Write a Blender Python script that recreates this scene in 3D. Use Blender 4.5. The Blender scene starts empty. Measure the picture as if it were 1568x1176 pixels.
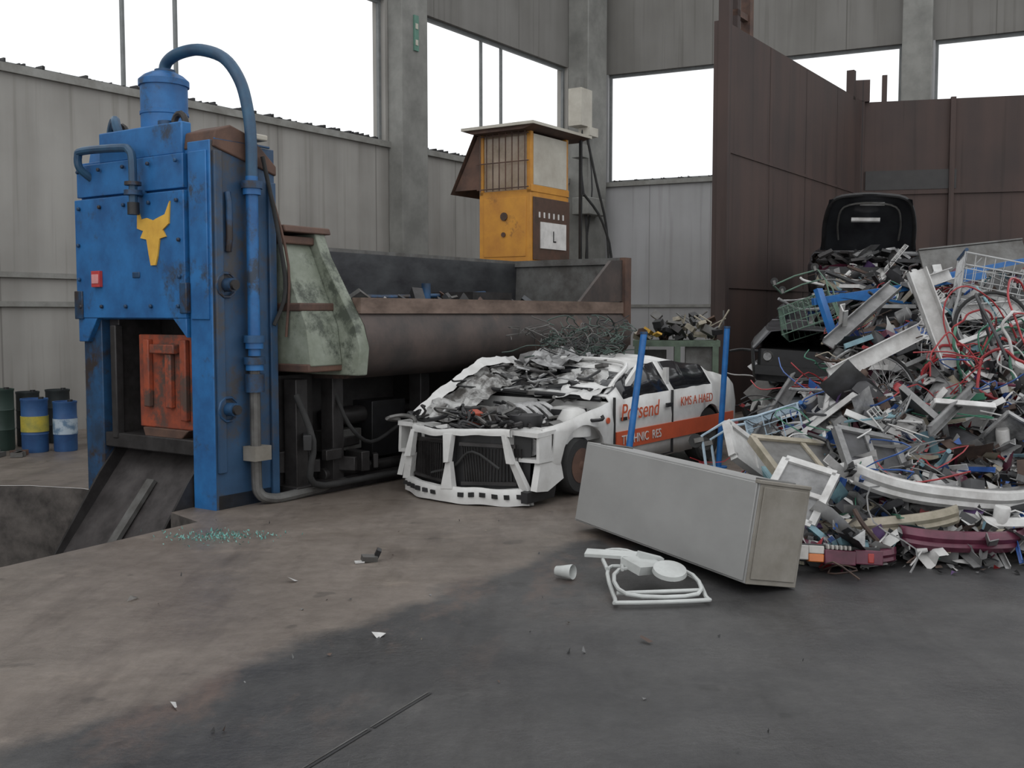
import bpy, bmesh, math, random
from mathutils import Vector, Matrix, Euler, noise
random.seed(7)
R=random.random
def U(a,b): return a+(b-a)*random.random()
scene=bpy.context.scene
# ------------------------------------------------------------ materials
MATS={}
def mat(name,col,col2=None,rough=0.6,metal=0.0,scale=6.0,bump=0.0,contrast=(0.35,0.65),stretch=(1,1,1),alpha=None,rust=None,rust_amt=0.6):
    if name in MATS: return MATS[name]
    m=bpy.data.materials.new(name); m.use_nodes=True
    nt=m.node_tree; N=nt.nodes; L=nt.links
    b=N['Principled BSDF']
    b.inputs['Roughness'].default_value=rough; b.inputs['Metallic'].default_value=metal
    tc=N.new('ShaderNodeTexCoord'); mp=N.new('ShaderNodeMapping'); mp.inputs['Scale'].default_value=stretch
    L.new(tc.outputs['Object'],mp.inputs['Vector'])
    nz=N.new('ShaderNodeTexNoise'); nz.inputs['Scale'].default_value=scale; nz.inputs['Detail'].default_value=6; nz.inputs['Roughness'].default_value=0.65
    L.new(mp.outputs['Vector'],nz.inputs['Vector'])
    cr=N.new('ShaderNodeValToRGB'); cr.color_ramp.elements[0].position=contrast[0]; cr.color_ramp.elements[1].position=contrast[1]
    c2=col2 if col2 else tuple(c*0.75 for c in col)
    cr.color_ramp.elements[0].color=(*c2,1); cr.color_ramp.elements[1].color=(*col,1)
    L.new(nz.outputs['Fac'],cr.inputs['Fac'])
    out=cr.outputs['Color']
    if rust:
        n2=N.new('ShaderNodeTexNoise'); n2.inputs['Scale'].default_value=scale*0.6; n2.inputs['Detail'].default_value=8; n2.inputs['Roughness'].default_value=0.75
        m2=N.new('ShaderNodeMapping'); m2.inputs['Location'].default_value=(5,3,9); L.new(tc.outputs['Object'],m2.inputs['Vector']); L.new(m2.outputs['Vector'],n2.inputs['Vector'])
        r2=N.new('ShaderNodeValToRGB'); r2.color_ramp.elements[0].position=rust_amt-0.05; r2.color_ramp.elements[1].position=rust_amt+0.05
        r2.color_ramp.elements[0].color=(0,0,0,1); r2.color_ramp.elements[1].color=(1,1,1,1)
        L.new(n2.outputs['Fac'],r2.inputs['Fac'])
        mx=N.new('ShaderNodeMixRGB'); mx.inputs['Color2'].default_value=(*rust,1)
        L.new(r2.outputs['Color'],mx.inputs['Fac']); L.new(out,mx.inputs['Color1']); out=mx.outputs['Color']
    L.new(out,b.inputs['Base Color'])
    if bump>0:
        bp=N.new('ShaderNodeBump'); bp.inputs['Strength'].default_value=bump; bp.inputs['Distance'].default_value=0.03
        L.new(nz.outputs['Fac'],bp.inputs['Height']); L.new(bp.outputs['Normal'],b.inputs['Normal'])
    MATS[name]=m; return m

def wall_mat(name,col,dark,panel=1.2,streak=1.0,grime=.45,rough=.85):
    m=bpy.data.materials.new(name); m.use_nodes=True; nt=m.node_tree;N=nt.nodes;L=nt.links;b=N['Principled BSDF']; b.inputs['Roughness'].default_value=rough
    tc=N.new('ShaderNodeTexCoord')
    def noise_(sc,stretch,det=5,loc=(0,0,0)):
        mp=N.new('ShaderNodeMapping'); mp.inputs['Scale'].default_value=stretch; mp.inputs['Location'].default_value=loc; L.new(tc.outputs['Object'],mp.inputs['Vector'])
        n=N.new('ShaderNodeTexNoise'); n.inputs['Scale'].default_value=sc; n.inputs['Detail'].default_value=det; L.new(mp.outputs['Vector'],n.inputs['Vector']); return n.outputs['Fac']
    n1=noise_(1.6,(1.6,1,.12)); n2=noise_(.7,(1,1,1),8)
    cr=N.new('ShaderNodeValToRGB'); cr.color_ramp.elements[0].position=.32; cr.color_ramp.elements[1].position=.62
    cr.color_ramp.elements[0].color=(*dark,1); cr.color_ramp.elements[1].color=(*col,1)
    ad=N.new('ShaderNodeMath'); ad.operation='MULTIPLY_ADD'; ad.inputs[1].default_value=.6*streak; ad.inputs[2].default_value=0
    L.new(n1,ad.inputs[0]); a2=N.new('ShaderNodeMath'); a2.operation='MULTIPLY_ADD'; a2.inputs[1].default_value=1-.6*streak+.0
    L.new(n2,a2.inputs[0]); L.new(ad.outputs[0],a2.inputs[2]); L.new(a2.outputs[0],cr.inputs['Fac'])
    out=cr.outputs['Color']
    r3=N.new('ShaderNodeValToRGB'); r3.color_ramp.elements[0].position=.56; r3.color_ramp.elements[1].position=.72; r3.color_ramp.elements[0].color=(1,1,1,1); r3.color_ramp.elements[1].color=(.45,.43,.40,1)
    L.new(noise_(2.5,(3.2,1,.10),4,(4,0,7)),r3.inputs['Fac'])
    mm=N.new('ShaderNodeMixRGB'); mm.blend_type='MULTIPLY'; mm.inputs['Fac'].default_value=grime; L.new(out,mm.inputs['Color1']); L.new(r3.outputs['Color'],mm.inputs['Color2']); out=mm.outputs['Color']
    sp=N.new('ShaderNodeSeparateXYZ'); L.new(tc.outputs['Object'],sp.inputs[0])
    dv=N.new('ShaderNodeMath'); dv.operation='DIVIDE'; dv.inputs[1].default_value=panel; L.new(sp.outputs[0],dv.inputs[0])
    fr=N.new('ShaderNodeMath'); fr.operation='FRACT'; L.new(dv.outputs[0],fr.inputs[0])
    lt=N.new('ShaderNodeMath'); lt.operation='LESS_THAN'; lt.inputs[1].default_value=.025/panel; L.new(fr.outputs[0],lt.inputs[0])
    mx=N.new('ShaderNodeMixRGB'); mx.inputs['Color2'].default_value=(*[c*.85 for c in dark],1)
    L.new(lt.outputs[0],mx.inputs['Fac']); L.new(out,mx.inputs['Color1']); L.new(mx.outputs['Color'],b.inputs['Base Color'])
    return m

# palettes (linear)
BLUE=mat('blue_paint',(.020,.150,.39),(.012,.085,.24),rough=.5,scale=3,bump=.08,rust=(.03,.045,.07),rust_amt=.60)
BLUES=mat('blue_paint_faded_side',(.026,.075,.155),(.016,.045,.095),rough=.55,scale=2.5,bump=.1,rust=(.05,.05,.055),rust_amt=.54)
BLUED=mat('blue_paint_greasy',(.015,.075,.18),(.012,.03,.06),rough=.5,scale=4,bump=.1,rust=(.03,.022,.02),rust_amt=.55)
BLUEG=mat('blue_pipe',(.025,.085,.155),(.02,.05,.10),rough=.45,scale=5)
YEL=mat('yellow_emblem',(.75,.45,.07),(.6,.33,.05),rough=.5)
RED=mat('red_box',(.5,.05,.05))
ORANGE_RAM=mat('orange_ram',(.36,.07,.028),(.15,.04,.025),rough=.6,scale=5,rust=(.08,.05,.04),rust_amt=.53,bump=.1)
STEEL_D=mat('dark_greasy_steel',(.045,.042,.042),(.02,.018,.018),rough=.5,metal=.3,scale=5,bump=.15)
STEEL_M=mat('grey_steel',(.16,.16,.155),(.08,.075,.07),rough=.5,metal=.4,scale=4,bump=.1)
STEEL_CH=mat('chute_steel',(.11,.10,.10),(.05,.045,.045),rough=.4,metal=.5,scale=4)
RUSTY=mat('rusty_steel',(.12,.065,.045),(.05,.03,.025),rough=.75,scale=3,bump=.25)
RUST_LIP=mat('worn_rusty_lip',(.21,.15,.12),(.09,.06,.045),rough=.6,scale=6,stretch=(.4,1,1))
TROUGH=mat('trough_outer_steel',(.075,.055,.048),(.03,.026,.025),rough=.6,scale=2.5,bump=.2,rust=(.11,.065,.05),rust_amt=.6)
TROUGHIN=mat('trough_inner_steel',(.085,.09,.095),(.03,.03,.035),rough=.4,metal=.5,scale=2.5,stretch=(.5,1,1))
PALEG=mat('pale_green_paint',(.24,.265,.22),(.14,.16,.12),rough=.6,scale=4,rust=(.055,.065,.05),rust_amt=.57,bump=.1)
PIERM=mat('concrete_pier',(.225,.225,.21),(.15,.15,.14),rough=.85,scale=2)
PIT=mat('pit_concrete',(.13,.115,.105),(.03,.026,.024),rough=.8,scale=3,bump=.4)
DIRT=mat('pit_dirt',(.035,.03,.028),(.012,.011,.01),rough=.9,scale=7,bump=.6)
MOUND=mat('shaded_scrap_underlayer',(.06,.052,.05),(.012,.012,.012),rough=.8,scale=9,bump=.8)  # dark colour paints shade into the gaps between scrap pieces
CABY=mat('orange_cabin_paint',(.56,.26,.035),(.42,.18,.03),rough=.5,scale=3,rust=(.16,.07,.03),rust_amt=.66)
CREAM=mat('cream_panel',(.48,.46,.40),(.36,.33,.28),rough=.6,scale=2)
BROWN=mat('brown_panel',(.09,.045,.03),(.05,.03,.02),rough=.6)
GLASSD=mat('dark_glass',(.02,.022,.025),(.012,.012,.014),rough=.12)
GLASSL=mat('cabin_glass',(.40,.32,.25),(.22,.16,.10),rough=.2,scale=2)
WHITE=mat('white_car_paint',(.66,.66,.65),(.49,.485,.47),rough=.35,scale=2.5,rust=(.30,.27,.24),rust_amt=.68)
CRUMPW=mat('crumpled_dirty_panel',(.42,.42,.41),(.07,.065,.06),rough=.5,metal=.2,scale=5,contrast=(.42,.58),bump=.3)
ORSTR=mat('orange_red_decal',(.55,.10,.04),(.46,.085,.035),rough=.5)
WHTXT=mat('white_lettering',(.68,.66,.64))
BLACK=mat('black_plastic',(.02,.02,.022),(.01,.01,.01),rough=.5)
RUBBER=mat('tyre_rubber',(.03,.03,.03),(.018,.018,.018),rough=.85)
WMETAL=mat('white_enamel_metal',(.52,.54,.53),(.36,.37,.36),rough=.4,scale=3)
CABW=mat('grey_enamel_panel',(.31,.31,.305),(.25,.25,.245),rough=.5,scale=1.5,stretch=(1,.6,1))
CABT=mat('dusty_end_panel',(.25,.235,.21),(.16,.145,.12),rough=.7,scale=3)
POLEB=mat('bright_blue_pole',(.02,.15,.42),(.015,.10,.30),rough=.4)
GREENB=mat('green_bench_paint',(.13,.18,.13),(.06,.08,.06),rough=.7,scale=4)
ALU=mat('aluminium_scrap',(.42,.42,.42),(.15,.15,.15),rough=.4,metal=.5,scale=7,bump=.3)
# ------------------------------------------------------------ mesh builder
class MB:
    def __init__(s): s.v=[];s.f=[];s.m=[];s.mats=[]
    def mi(s,m):
        if m not in s.mats: s.mats.append(m)
        return s.mats.index(m)
    def add(s,vs,fs,m):
        o=len(s.v); i=s.mi(m); s.v+= [tuple(v) for v in vs]
        for f in fs: s.f.append(tuple(o+k for k in f)); s.m.append(i)
    def box(s,x0,x1,y0,y1,z0,z1,m,T=None):
        vs=[Vector((x,y,z)) for x in (x0,x1) for y in (y0,y1) for z in (z0,z1)]
        if T is not None: vs=[T@v for v in vs]
        s.add(vs,[(0,1,3,2),(4,6,7,5),(0,4,5,1),(2,3,7,6),(0,2,6,4),(1,5,7,3)],m)
    def obox(s,c,size,rot,m):
        T=Matrix.Translation(c)@Euler(rot).to_matrix().to_4x4()
        a,b,d=[k/2 for k in size]; s.box(-a,a,-b,b,-d,d,m,T)
    def beam(s,p0,p1,w,h,m,roll=0):
        p0=Vector(p0);p1=Vector(p1);d=p1-p0
        q=d.to_track_quat('X','Z').to_matrix().to_4x4()
        T=Matrix.Translation(p0)@q@Matrix.Rotation(roll,4,'X')
        s.box(0,d.length,-w/2,w/2,-h/2,h/2,m,T)
    def cyl(s,p0,p1,r,m,n=16,r1=None,cap=True):
        p0=Vector(p0);p1=Vector(p1);r1=r if r1 is None else r1
        q=(p1-p0).to_track_quat('Z','Y').to_matrix()
        vs=[];fs=[]
        for k,(p,rr) in enumerate(((p0,r),(p1,r1))):
            for i in range(n):
                a=2*math.pi*i/n; vs.append(p+q@Vector((rr*math.cos(a),rr*math.sin(a),0)))
        for i in range(n): j=(i+1)%n; fs.append((i,j,n+j,n+i))
        if cap: fs.append(tuple(range(n-1,-1,-1))); fs.append(tuple(range(n,2*n)))
        s.add(vs,fs,m)
    def lathe(s,prof,m,T=Matrix.Identity(4),n=24):
        vs=[];fs=[]
        for r,z in prof:
            for i in range(n):
                a=2*math.pi*i/n; vs.append(T@Vector((r*math.cos(a),r*math.sin(a),z)))
        for k in range(len(prof)-1):
            for i in range(n): j=(i+1)%n; fs.append((k*n+i,k*n+j,(k+1)*n+j,(k+1)*n+i))
        fs.append(tuple(range(n-1,-1,-1))); o=(len(prof)-1)*n; fs.append(tuple(range(o,o+n)))
        s.add(vs,fs,m)
    def tube(s,pts,r,m,n=8,closed=False,sub=0):
        P=[Vector(p) for p in pts]
        if sub:
            Q=[];c=len(P)
            rng=range(c if closed else c-1)
            for i in rng:
                a=P[(i-1)%c] if (closed or i>0) else P[i]; b=P[i]; d=P[(i+1)%c]; e=P[(i+2)%c] if (closed or i+2<c) else P[(i+1)%c]
                for k in range(sub):
                    t=k/sub; Q.append(.5*((2*b)+(-a+d)*t+(2*a-5*b+4*d-e)*t*t+(-a+3*b-3*d+e)*t**3))
            if not closed: Q.append(P[-1])
            P=Q
        c=len(P); vs=[];fs=[]; up=None
        for i in range(c):
            if closed: t=P[(i+1)%c]-P[(i-1)%c]
            else: t=P[min(i+1,c-1)]-P[max(i-1,0)]
            if t.length<1e-6: t=Vector((0,0,1))
            t.normalize()
            if up is None:
                up=Vector((0,0,1)) if abs(t.z)<.9 else Vector((1,0,0))
            up=(up-t*up.dot(t)); 
            if up.length<1e-4: up=t.orthogonal()
            up.normalize(); sd=t.cross(up)
            for k in range(n):
                a=2*math.pi*k/n; vs.append(P[i]+(up*math.cos(a)+sd*math.sin(a))*r)
        for i in range(c if closed else c-1):
            j=(i+1)%c
            for k in range(n): l=(k+1)%n; fs.append((i*n+k,i*n+l,j*n+l,j*n+k))
        if not closed:
            fs.append(tuple(range(n-1,-1,-1))); fs.append(tuple(range((c-1)*n,c*n)))
        s.add(vs,fs,m)
    def prism(s,poly,axis,a0,a1,m):
        n=len(poly)
        def P(p,a):
            return {'x':(a,p[0],p[1]),'y':(p[0],a,p[1]),'z':(p[0],p[1],a)}[axis]
        vs=[P(p,a0) for p in poly]+[P(p,a1) for p in poly]
        fs=[(i,(i+1)%n,n+(i+1)%n,n+i) for i in range(n)]+[tuple(range(n-1,-1,-1)),tuple(range(n,2*n))]
        s.add(vs,fs,m)
    def grid(s,fn,nu,nv,m):
        vs=[fn(i/nu,j/nv) for i in range(nu+1) for j in range(nv+1)]
        w=nv+1
        s.add(vs,[(i*w+j,(i+1)*w+j,(i+1)*w+j+1,i*w+j+1) for i in range(nu) for j in range(nv)],m)
    def build(s,name,T=None,parent=None,bevel=0,smooth=True,recalc=True,solid=0,ang=35):
        me=bpy.data.meshes.new(name); me.from_pydata(s.v,[],s.f)
        for m in s.mats: me.materials.append(m)
        me.polygons.foreach_set('material_index',s.m)
        if recalc:
            bm=bmesh.new(); bm.from_mesh(me); bmesh.ops.recalc_face_normals(bm,faces=bm.faces); bm.to_mesh(me); bm.free()
        if smooth:
            me.polygons.foreach_set('use_smooth',[True]*len(me.polygons)); me.set_sharp_from_angle(angle=math.radians(ang))
        me.update(); ob=bpy.data.objects.new(name,me); scene.collection.objects.link(ob)
        if parent: ob.parent=parent
        if T is not None: ob.matrix_world=T if not parent else ob.matrix_world
        if solid:
            q=ob.modifiers.new('solid','SOLIDIFY'); q.thickness=solid
        if bevel:
            q=ob.modifiers.new('bevel','BEVEL'); q.width=bevel; q.segments=2; q.limit_method='ANGLE'; q.angle_limit=math.radians(40)
        return ob
def empty(name,T):
    e=bpy.data.objects.new(name,None); scene.collection.objects.link(e); e.matrix_world=T; e.empty_display_size=.2; return e
def frame(x,y,z,ang,rx=0,ry=0): return Matrix.Translation((x,y,z))@Matrix.Rotation(math.radians(ang),4,'Z')@Matrix.Rotation(math.radians(ry),4,'Y')@Matrix.Rotation(math.radians(rx),4,'X')
def text(body,size,m,loc,rot,parent,name,shear=0):
    c=bpy.data.curves.new(name,'FONT'); c.body=body; c.size=size; c.extrude=.002; c.shear=shear; c.materials.append(m)
    o=bpy.data.objects.new(name,c); scene.collection.objects.link(o); o.parent=parent; o.location=loc; o.rotation_euler=rot; return o
AD=math.degrees(math.atan2(.827,.562))

# ------------------------------------------------------------ floor
def floor_mat():
    m=bpy.data.materials.new('concrete_and_asphalt_floor'); m.use_nodes=True; nt=m.node_tree;N=nt.nodes;L=nt.links;b=N['Principled BSDF']
    g=N.new('ShaderNodeNewGeometry'); pos=g.outputs['Position']
    def nz(sc,det=6,rough=.6,loc=(0,0,0),stretch=None,rot=0):
        mp=N.new('ShaderNodeMapping'); mp.inputs['Location'].default_value=loc; mp.inputs['Rotation'].default_value=(0,0,rot)
        if stretch: mp.inputs['Scale'].default_value=stretch
        L.new(pos,mp.inputs['Vector']); n=N.new('ShaderNodeTexNoise'); n.inputs['Scale'].default_value=sc; n.inputs['Detail'].default_value=det; n.inputs['Roughness'].default_value=rough
        L.new(mp.outputs['Vector'],n.inputs['Vector']); return n.outputs['Fac']
    def ramp(f,p0,c0,p1,c1):
        r=N.new('ShaderNodeValToRGB'); e=r.color_ramp.elements; e[0].position=p0;e[1].position=p1;e[0].color=(*c0,1);e[1].color=(*c1,1); L.new(f,r.inputs['Fac']); return r.outputs['Color']
    def mix(f,a,b_,mode='MIX'):
        x=N.new('ShaderNodeMixRGB'); x.blend_type=mode
        if isinstance(f,float): x.inputs['Fac'].default_value=f
        else: L.new(f,x.inputs['Fac'])
        L.new(a,x.inputs['Color1']); L.new(b_,x.inputs['Color2']); return x.outputs['Color']
    d=N.new('ShaderNodeVectorMath'); d.operation='DOT_PRODUCT'; d.inputs[1].default_value=(.827,-.562,0); L.new(pos,d.inputs[0])
    w=nz(1.1,8,.68)
    ma=N.new('ShaderNodeMath'); ma.operation='MULTIPLY_ADD'; ma.inputs[1].default_value=.7; L.new(w,ma.inputs[0]); L.new(d.outputs['Value'],ma.inputs[2])
    mr=N.new('ShaderNodeMapRange'); mr.inputs['From Min'].default_value=-3.36; mr.inputs['From Max'].default_value=-3.2; L.new(ma.outputs[0],mr.inputs['Value'])
    tan=ramp(nz(.8,8,.65),.3,(.128,.106,.090),.7,(.20,.170,.147))
    tan=mix(.5,tan,ramp(nz(9,5,.7,(3,1,0)),.35,(.6,.58,.55),.65,(1,1,1)),'MULTIPLY')
    asp=ramp(nz(.7,8,.7,(7,2,0)),.34,(.024,.024,.026),.70,(.078,.076,.074))
    asp=mix(.6,asp,ramp(nz(12,5,.7,(1,9,0)),.3,(.6,.6,.6),.7,(1,1,1)),'MULTIPLY')
    mr2=N.new('ShaderNodeMapRange'); mr2.inputs['From Min'].default_value=-2.2; mr2.inputs['From Max'].default_value=-3.1; L.new(ma.outputs[0],mr2.inputs['Value'])
    mud=ramp(nz(1.6,7,.7,(9,3,0),(1,.5,1),math.radians(-34)),.50,(0,0,0),.62,(1,1,1))
    mm=N.new('ShaderNodeMath'); mm.operation='MULTIPLY'; L.new(mr2.outputs[0],mm.inputs[0]); L.new(mud,mm.inputs[1])
    rgb=N.new('ShaderNodeRGB'); rgb.outputs[0].default_value=(.10,.072,.06,1)
    asp=mix(mm.outputs[0],asp,rgb.outputs[0])
    streak=ramp(nz(1.2,8,.7,(2,2,0),(2.2,.4,1),math.radians(-34)),.50,(1,1,1),.70,(.55,.53,.53))
    streak2=ramp(nz(1.0,8,.7,(6,1,0),(.6,1.6,1),math.radians(20)),.54,(1,1,1),.70,(.65,.63,.61))
    pale=ramp(nz(1.7,8,.75,(1,7,0),(.8,1.2,1),math.radians(-12)),.56,(1,1,1),.70,(1.6,1.57,1.52))
    col=mix(mr.outputs[0],tan,asp); col=mix(.8,col,streak,'MULTIPLY'); col=mix(.5,col,streak2,'MULTIPLY'); col=mix(.6,col,pale,'MULTIPLY')
    spots=ramp(nz(3.5,3,.5,(3,8,0)),.66,(1,1,1),.71,(.5,.5,.5)); col=mix(.7,col,spots,'MULTIPLY')
    L.new(col,b.inputs['Base Color'])
    rr=N.new('ShaderNodeMapRange'); rr.inputs['From Min'].default_value=.35; rr.inputs['From Max'].default_value=.65; rr.inputs['To Min'].default_value=.28; rr.inputs['To Max'].default_value=.65; L.new(nz(1.5,6,.6,(4,4,0)),rr.inputs['Value']); L.new(rr.outputs[0],b.inputs['Roughness'])
    bp=N.new('ShaderNodeBump'); bp.inputs['Strength'].default_value=.3; bp.inputs['Distance'].default_value=.02; L.new(nz(25,6,.7),bp.inputs['Height']); L.new(bp.outputs['Normal'],b.inputs['Normal'])
    return m
FM=floor_mat()
outline=[(-16,-3),(20,-3),(20,30),(-16,30),(-16,9.4),(-4.5,9.66),(-3.95,9.5),(-2.62,8.62),(-2.75,8.33),(-2.42,7.95),(-3.2,6.56),(-4.95,3.45),(-16,3.45)]
mb=MB(); mb.add([(x,y,0) for x,y in outline],[tuple(range(len(outline)))],FM)
fl=mb.build('floor',smooth=False)
mb=MB(); pp=outline[4:]; 
def gp(u,v):
    i=min(int(u*(len(pp)-1)+1e-6),len(pp)-2); t=u*(len(pp)-1)-i
    x=pp[i][0]*(1-t)+pp[i+1][0]*t; y=pp[i][1]*(1-t)+pp[i+1][1]*t
    return Vector((x,y,-1.4*v-.001))
mb.grid(gp,(len(pp)-1)*1,1,PIT)
mb.grid(lambda u,v:Vector((-16+15*u,3+8*v,-1.1+.3*noise.noise(Vector((u*20,v*12,0))))),60,30,DIRT)
mb.build('floor_pit',smooth=False,recalc=False)
mb=MB(); dd=Vector((.46,.888,0)); nn=Vector((.888,-.46,0)); p0=Vector((-1.25,2.6,0))
for off,w,m in ((0,.006,STEEL_M),(.012,.012,BLACK)):
    for k in range(4):
        a=p0+nn*off+dd*(.5*k+.02*(k%2)); b=a+dd*(.5 if k<3 else .42)
        mb.add([a+Vector((0,0,.003)),b+Vector((0,0,.003)),b+nn*w+Vector((0,0,.003)),a+nn*w+Vector((0,0,.003))],[(0,1,2,3)],m)
mb.build('floor_drain_slot',smooth=False)

# ------------------------------------------------------------ walls
WM=wall_mat('stained_concrete_panels',(.32,.31,.29),(.20,.19,.175),2.42,.75,.55)
WMU=wall_mat('upper_wall_backlit_shade',(.175,.17,.16),(.12,.115,.105),3.0,.8)  # darker colour paints in the backlit shade of the wall above the windows
WMR=wall_mat('grey_panel_cladding',(.39,.39,.40),(.29,.29,.29),1.5,.7,grime=.35)
ZS,ZT,ZH=4.75,7.4,11.2
TL=frame(-6.6,13.5,0,AD)
mb=MB(); mb.box(-18,15.5,0,.3,0,ZS,WM); mb.box(-18,15.5,0,.3,ZT,ZH,WMU)
for a,b in ((-18,-12.5),(-4.9,-4.0),(7.55,8.46),(14.1,15.5)): mb.box(a,b,.0,.3,ZS,ZT,WM)
mb.build('wall_left',TL,smooth=False)
TR=frame(1.96,26.1,0,math.degrees(math.atan2(-.44,.898)))
mb=MB(); mb.box(-.4,18,0,.3,0,ZS,WMR); mb.box(-.4,18,0,.3,ZT,ZH,WMU)
for a,b in ((-.4,.43),(7.17,7.84),(14.5,15.2),(17.4,18)): mb.box(a,b,0,.3,ZS,ZT,WMR)
mb.build('wall_back',TR,smooth=False)
mb=MB(); mb.box(7.62,8.38,-.35,.0,0,ZH,PIERM); mb.box(14.1,15.0,-.55,0,0,ZH,PIERM); mb.box(-4.9,-4.0,-.3,0,0,ZH,PIERM)
mb.box(13.7,14.5,-.8,-.35,3.9,4.3,PIERM); mb.build('trim_pilasters_left',TL,bevel=.02)
mb=MB(); mb.box(-.1,.38,-.35,0,0,ZH,PIERM); mb.box(7.2,7.8,-.3,0,0,ZH,PIERM); mb.box(7.0,7.9,-.45,-.1,5.0,5.4,PIERM);mb.build('trim_pilasters_back',TR,bevel=.02)
SILL=mat('sill_concrete',(.25,.25,.235),(.16,.155,.14),scale=3)
mb=MB(); mb.box(-18,14.1,-.07,.33,ZS-.06,ZS+.05,SILL)
for z in (2.1,1.72): mb.box(-18,7.5,-.05,0,z-.03,z+.04,SILL); mb.box(8.4,14.1,-.05,0,z-.03,z+.04,SILL)
for k in range(260):
    x=U(-8,14); mb.box(x,x+U(.01,.04),-.06,.1,ZS+.05,ZS+.05+U(.01,.06),BLACK)
mb.build('trim_sill_left',TL,smooth=False)
mb=MB(); mb.box(.4,18,-.07,.33,ZS-.06,ZS+.05,SILL); mb.box(.4,18,-.04,0,1.75,1.82,SILL)
for k in range(120):
    x=U(.5,17); mb.box(x,x+U(.01,.04),-.06,.1,ZS+.05,ZS+.05+U(.01,.05),BLACK)
mb.build('trim_sill_back',TR,smooth=False)
FR=mat('window_frame_grey',(.16,.17,.17))
def winframe(name,T,a,b,mull):
    mb=MB(); 
    mb.box(a,b,.1,.16,ZT-.07,ZT,FR); mb.box(a,b,.1,.16,ZS+.05,ZS+.1,FR); mb.box(a,a+.06,.1,.16,ZS+.1,ZT-.07,FR); mb.box(b-.06,b,.1,.16,ZS+.1,ZT-.07,FR)
    for x in mull: mb.box(x-.02,x+.02,.1,.16,ZS+.1,ZT-.07,FR)
    mb.build(name,T,smooth=False)
winframe('window_1',TL,-4.0,7.55,[2.02,2.94]); winframe('window_2',TL,8.46,14.1,[10.76,11.5]); winframe('window_3',TR,.43,7.17,[]); winframe('window_4',TR,7.84,14.5,[11.2]); winframe('window_5',TL,-12.5,-4.9,[-9])
mb=MB(); mb.box(13.45,13.95,-.75,-.4,5.9,6.75,CREAM); mb.box(13.75,14.15,-.8,-.5,5.7,5.9,CREAM); mb.box(13.6,13.9,-.7,-.4,5.2,5.5,PIERM)
mb.tube([(13.8,-.6,6.0),(13.7,-.6,5),(13.9,-.65,3.5),(13.8,-.7,1)],.03,BLACK,sub=4); mb.tube([(14.0,-.6,5.9),(14.05,-.7,4.5),(13.95,-.6,3),(14.0,-.6,1)],.02,BLACK,sub=4)
mb.box(13.9,14.1,-.45,-.35,6.7,7.1,PIERM)
mb.build('electrical_junction_box',TL,bevel=.015)
mb=MB(); mb.box(7.95,8.08,-.38,-.35,6.5,7.15,mat('green_sign',(.10,.22,.17))); mb.box(7.98,8.05,-.39,-.38,6.9,7.0,CREAM); mb.box(7.98,8.05,-.39,-.38,6.6,6.7,CREAM); mb.build('emergency_exit_sign',TL)

# ------------------------------------------------------------ rust steel partition
RPL=wall_mat('rusty_plate_wall',(.062,.037,.031),(.030,.021,.020),50,.7,grime=.8,rough=.7)
RB=MB()
TP=frame(3.32,16.4,0,AD); LP=7.4
for k in range(4):
    a=k*LP/4; RB.box(a+.01,a+LP/4-.01,0,.05,0,6.07,RPL); 
    RB.box(a-.06,a+.06,.05,.2,0,6.1,RPL)
for z in (2.0,4.1): RB.box(0,LP,-.02,0,z,z+.05,RPL)
RB.box(-.08,.06,-.05,.12,0,7.4,RPL)
RB.box(.5,.62,.05,.18,6,6.75,RPL); RB.box(.95,1.1,.02,.18,6,6.95,RUSTY); RB.box(.5,1.1,.05,.15,6.3,6.4,RUSTY); RB.box(6.6,6.75,0,.15,6,6.6,RPL)
RB.build('rusty_partition_side',TP,smooth=False)
RB=MB(); TB=frame(7.4,22.45,0,-14)
for k in range(7):
    RB.box(k*1.8+.01,k*1.8+1.79,0,.05,0,6.05,RPL); RB.box(k*1.8-.05,k*1.8+.05,-.1,0,0,6.07,RPL)
RB.box(0,12.6,-.04,0,4.1,4.2,RPL); RB.box(.1,1.9,-.05,0,4.2,4.6,mat('grey_patch_plate',(.035,.033,.033)))
RB.box(-.15,.15,-.1,.1,6.05,6.5,RPL); RB.box(.4,.5,0,.1,6.05,6.6,RPL)
RB.build('rusty_partition_back',TB,smooth=False)

# ------------------------------------------------------------ PRESS
TPRESS=frame(-2.4,8.4,0,AD)
press=empty('baling_press_machine',TPRESS@Matrix.Diagonal((1,.965,1,1)))
b=MB()
b.box(.03,.65,0.02,1.83,1.55,2.93,BLUE)
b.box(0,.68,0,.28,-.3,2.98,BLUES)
b.box(-.004,.01,0.0,.28,-.3,2.98,BLUE)
b.box(.02,.62,1.56,1.83,0,1.6,BLUED)
b.box(-.035,.03,.30,1.84,1.56,2.60,BLUE)
b.box(-.02,.03,.32,1.82,2.62,2.90,BLUE)
b.box(-.045,-.03,.9,1.0,1.9,1.95,BLUED)
b.prism([(1.83,1.56),(1.83,1.35),(1.7,1.35),(1.55,1.56)],'x',-.03,.3,BLUE)
b.prism([(.30,1.56),(.30,1.4),(.48,1.56)],'x',-.03,.3,BLUE)
b.box(-.02,.0,.03,.25,1.55,2.9,BLUE)
b.box(-.05,.0,.27,.36,1.6,1.85,BLUED); b.box(-.05,.0,1.74,1.86,1.55,1.8,BLUED)
for y in (.38,.75,1.1,1.45,1.76):
    for z in (2.52,1.66,2.84):
        b.cyl((-.035,y,z),(-.06,y,z),.018,BLUED,n=8)
for z in (1.9,2.2):
    for y in (.36,1.78): b.cyl((-.035,y,z),(-.06,y,z),.018,BLUED,n=8)
b.box(.03,.62,-.02,0,2.98,3.0,BLUED)
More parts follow.
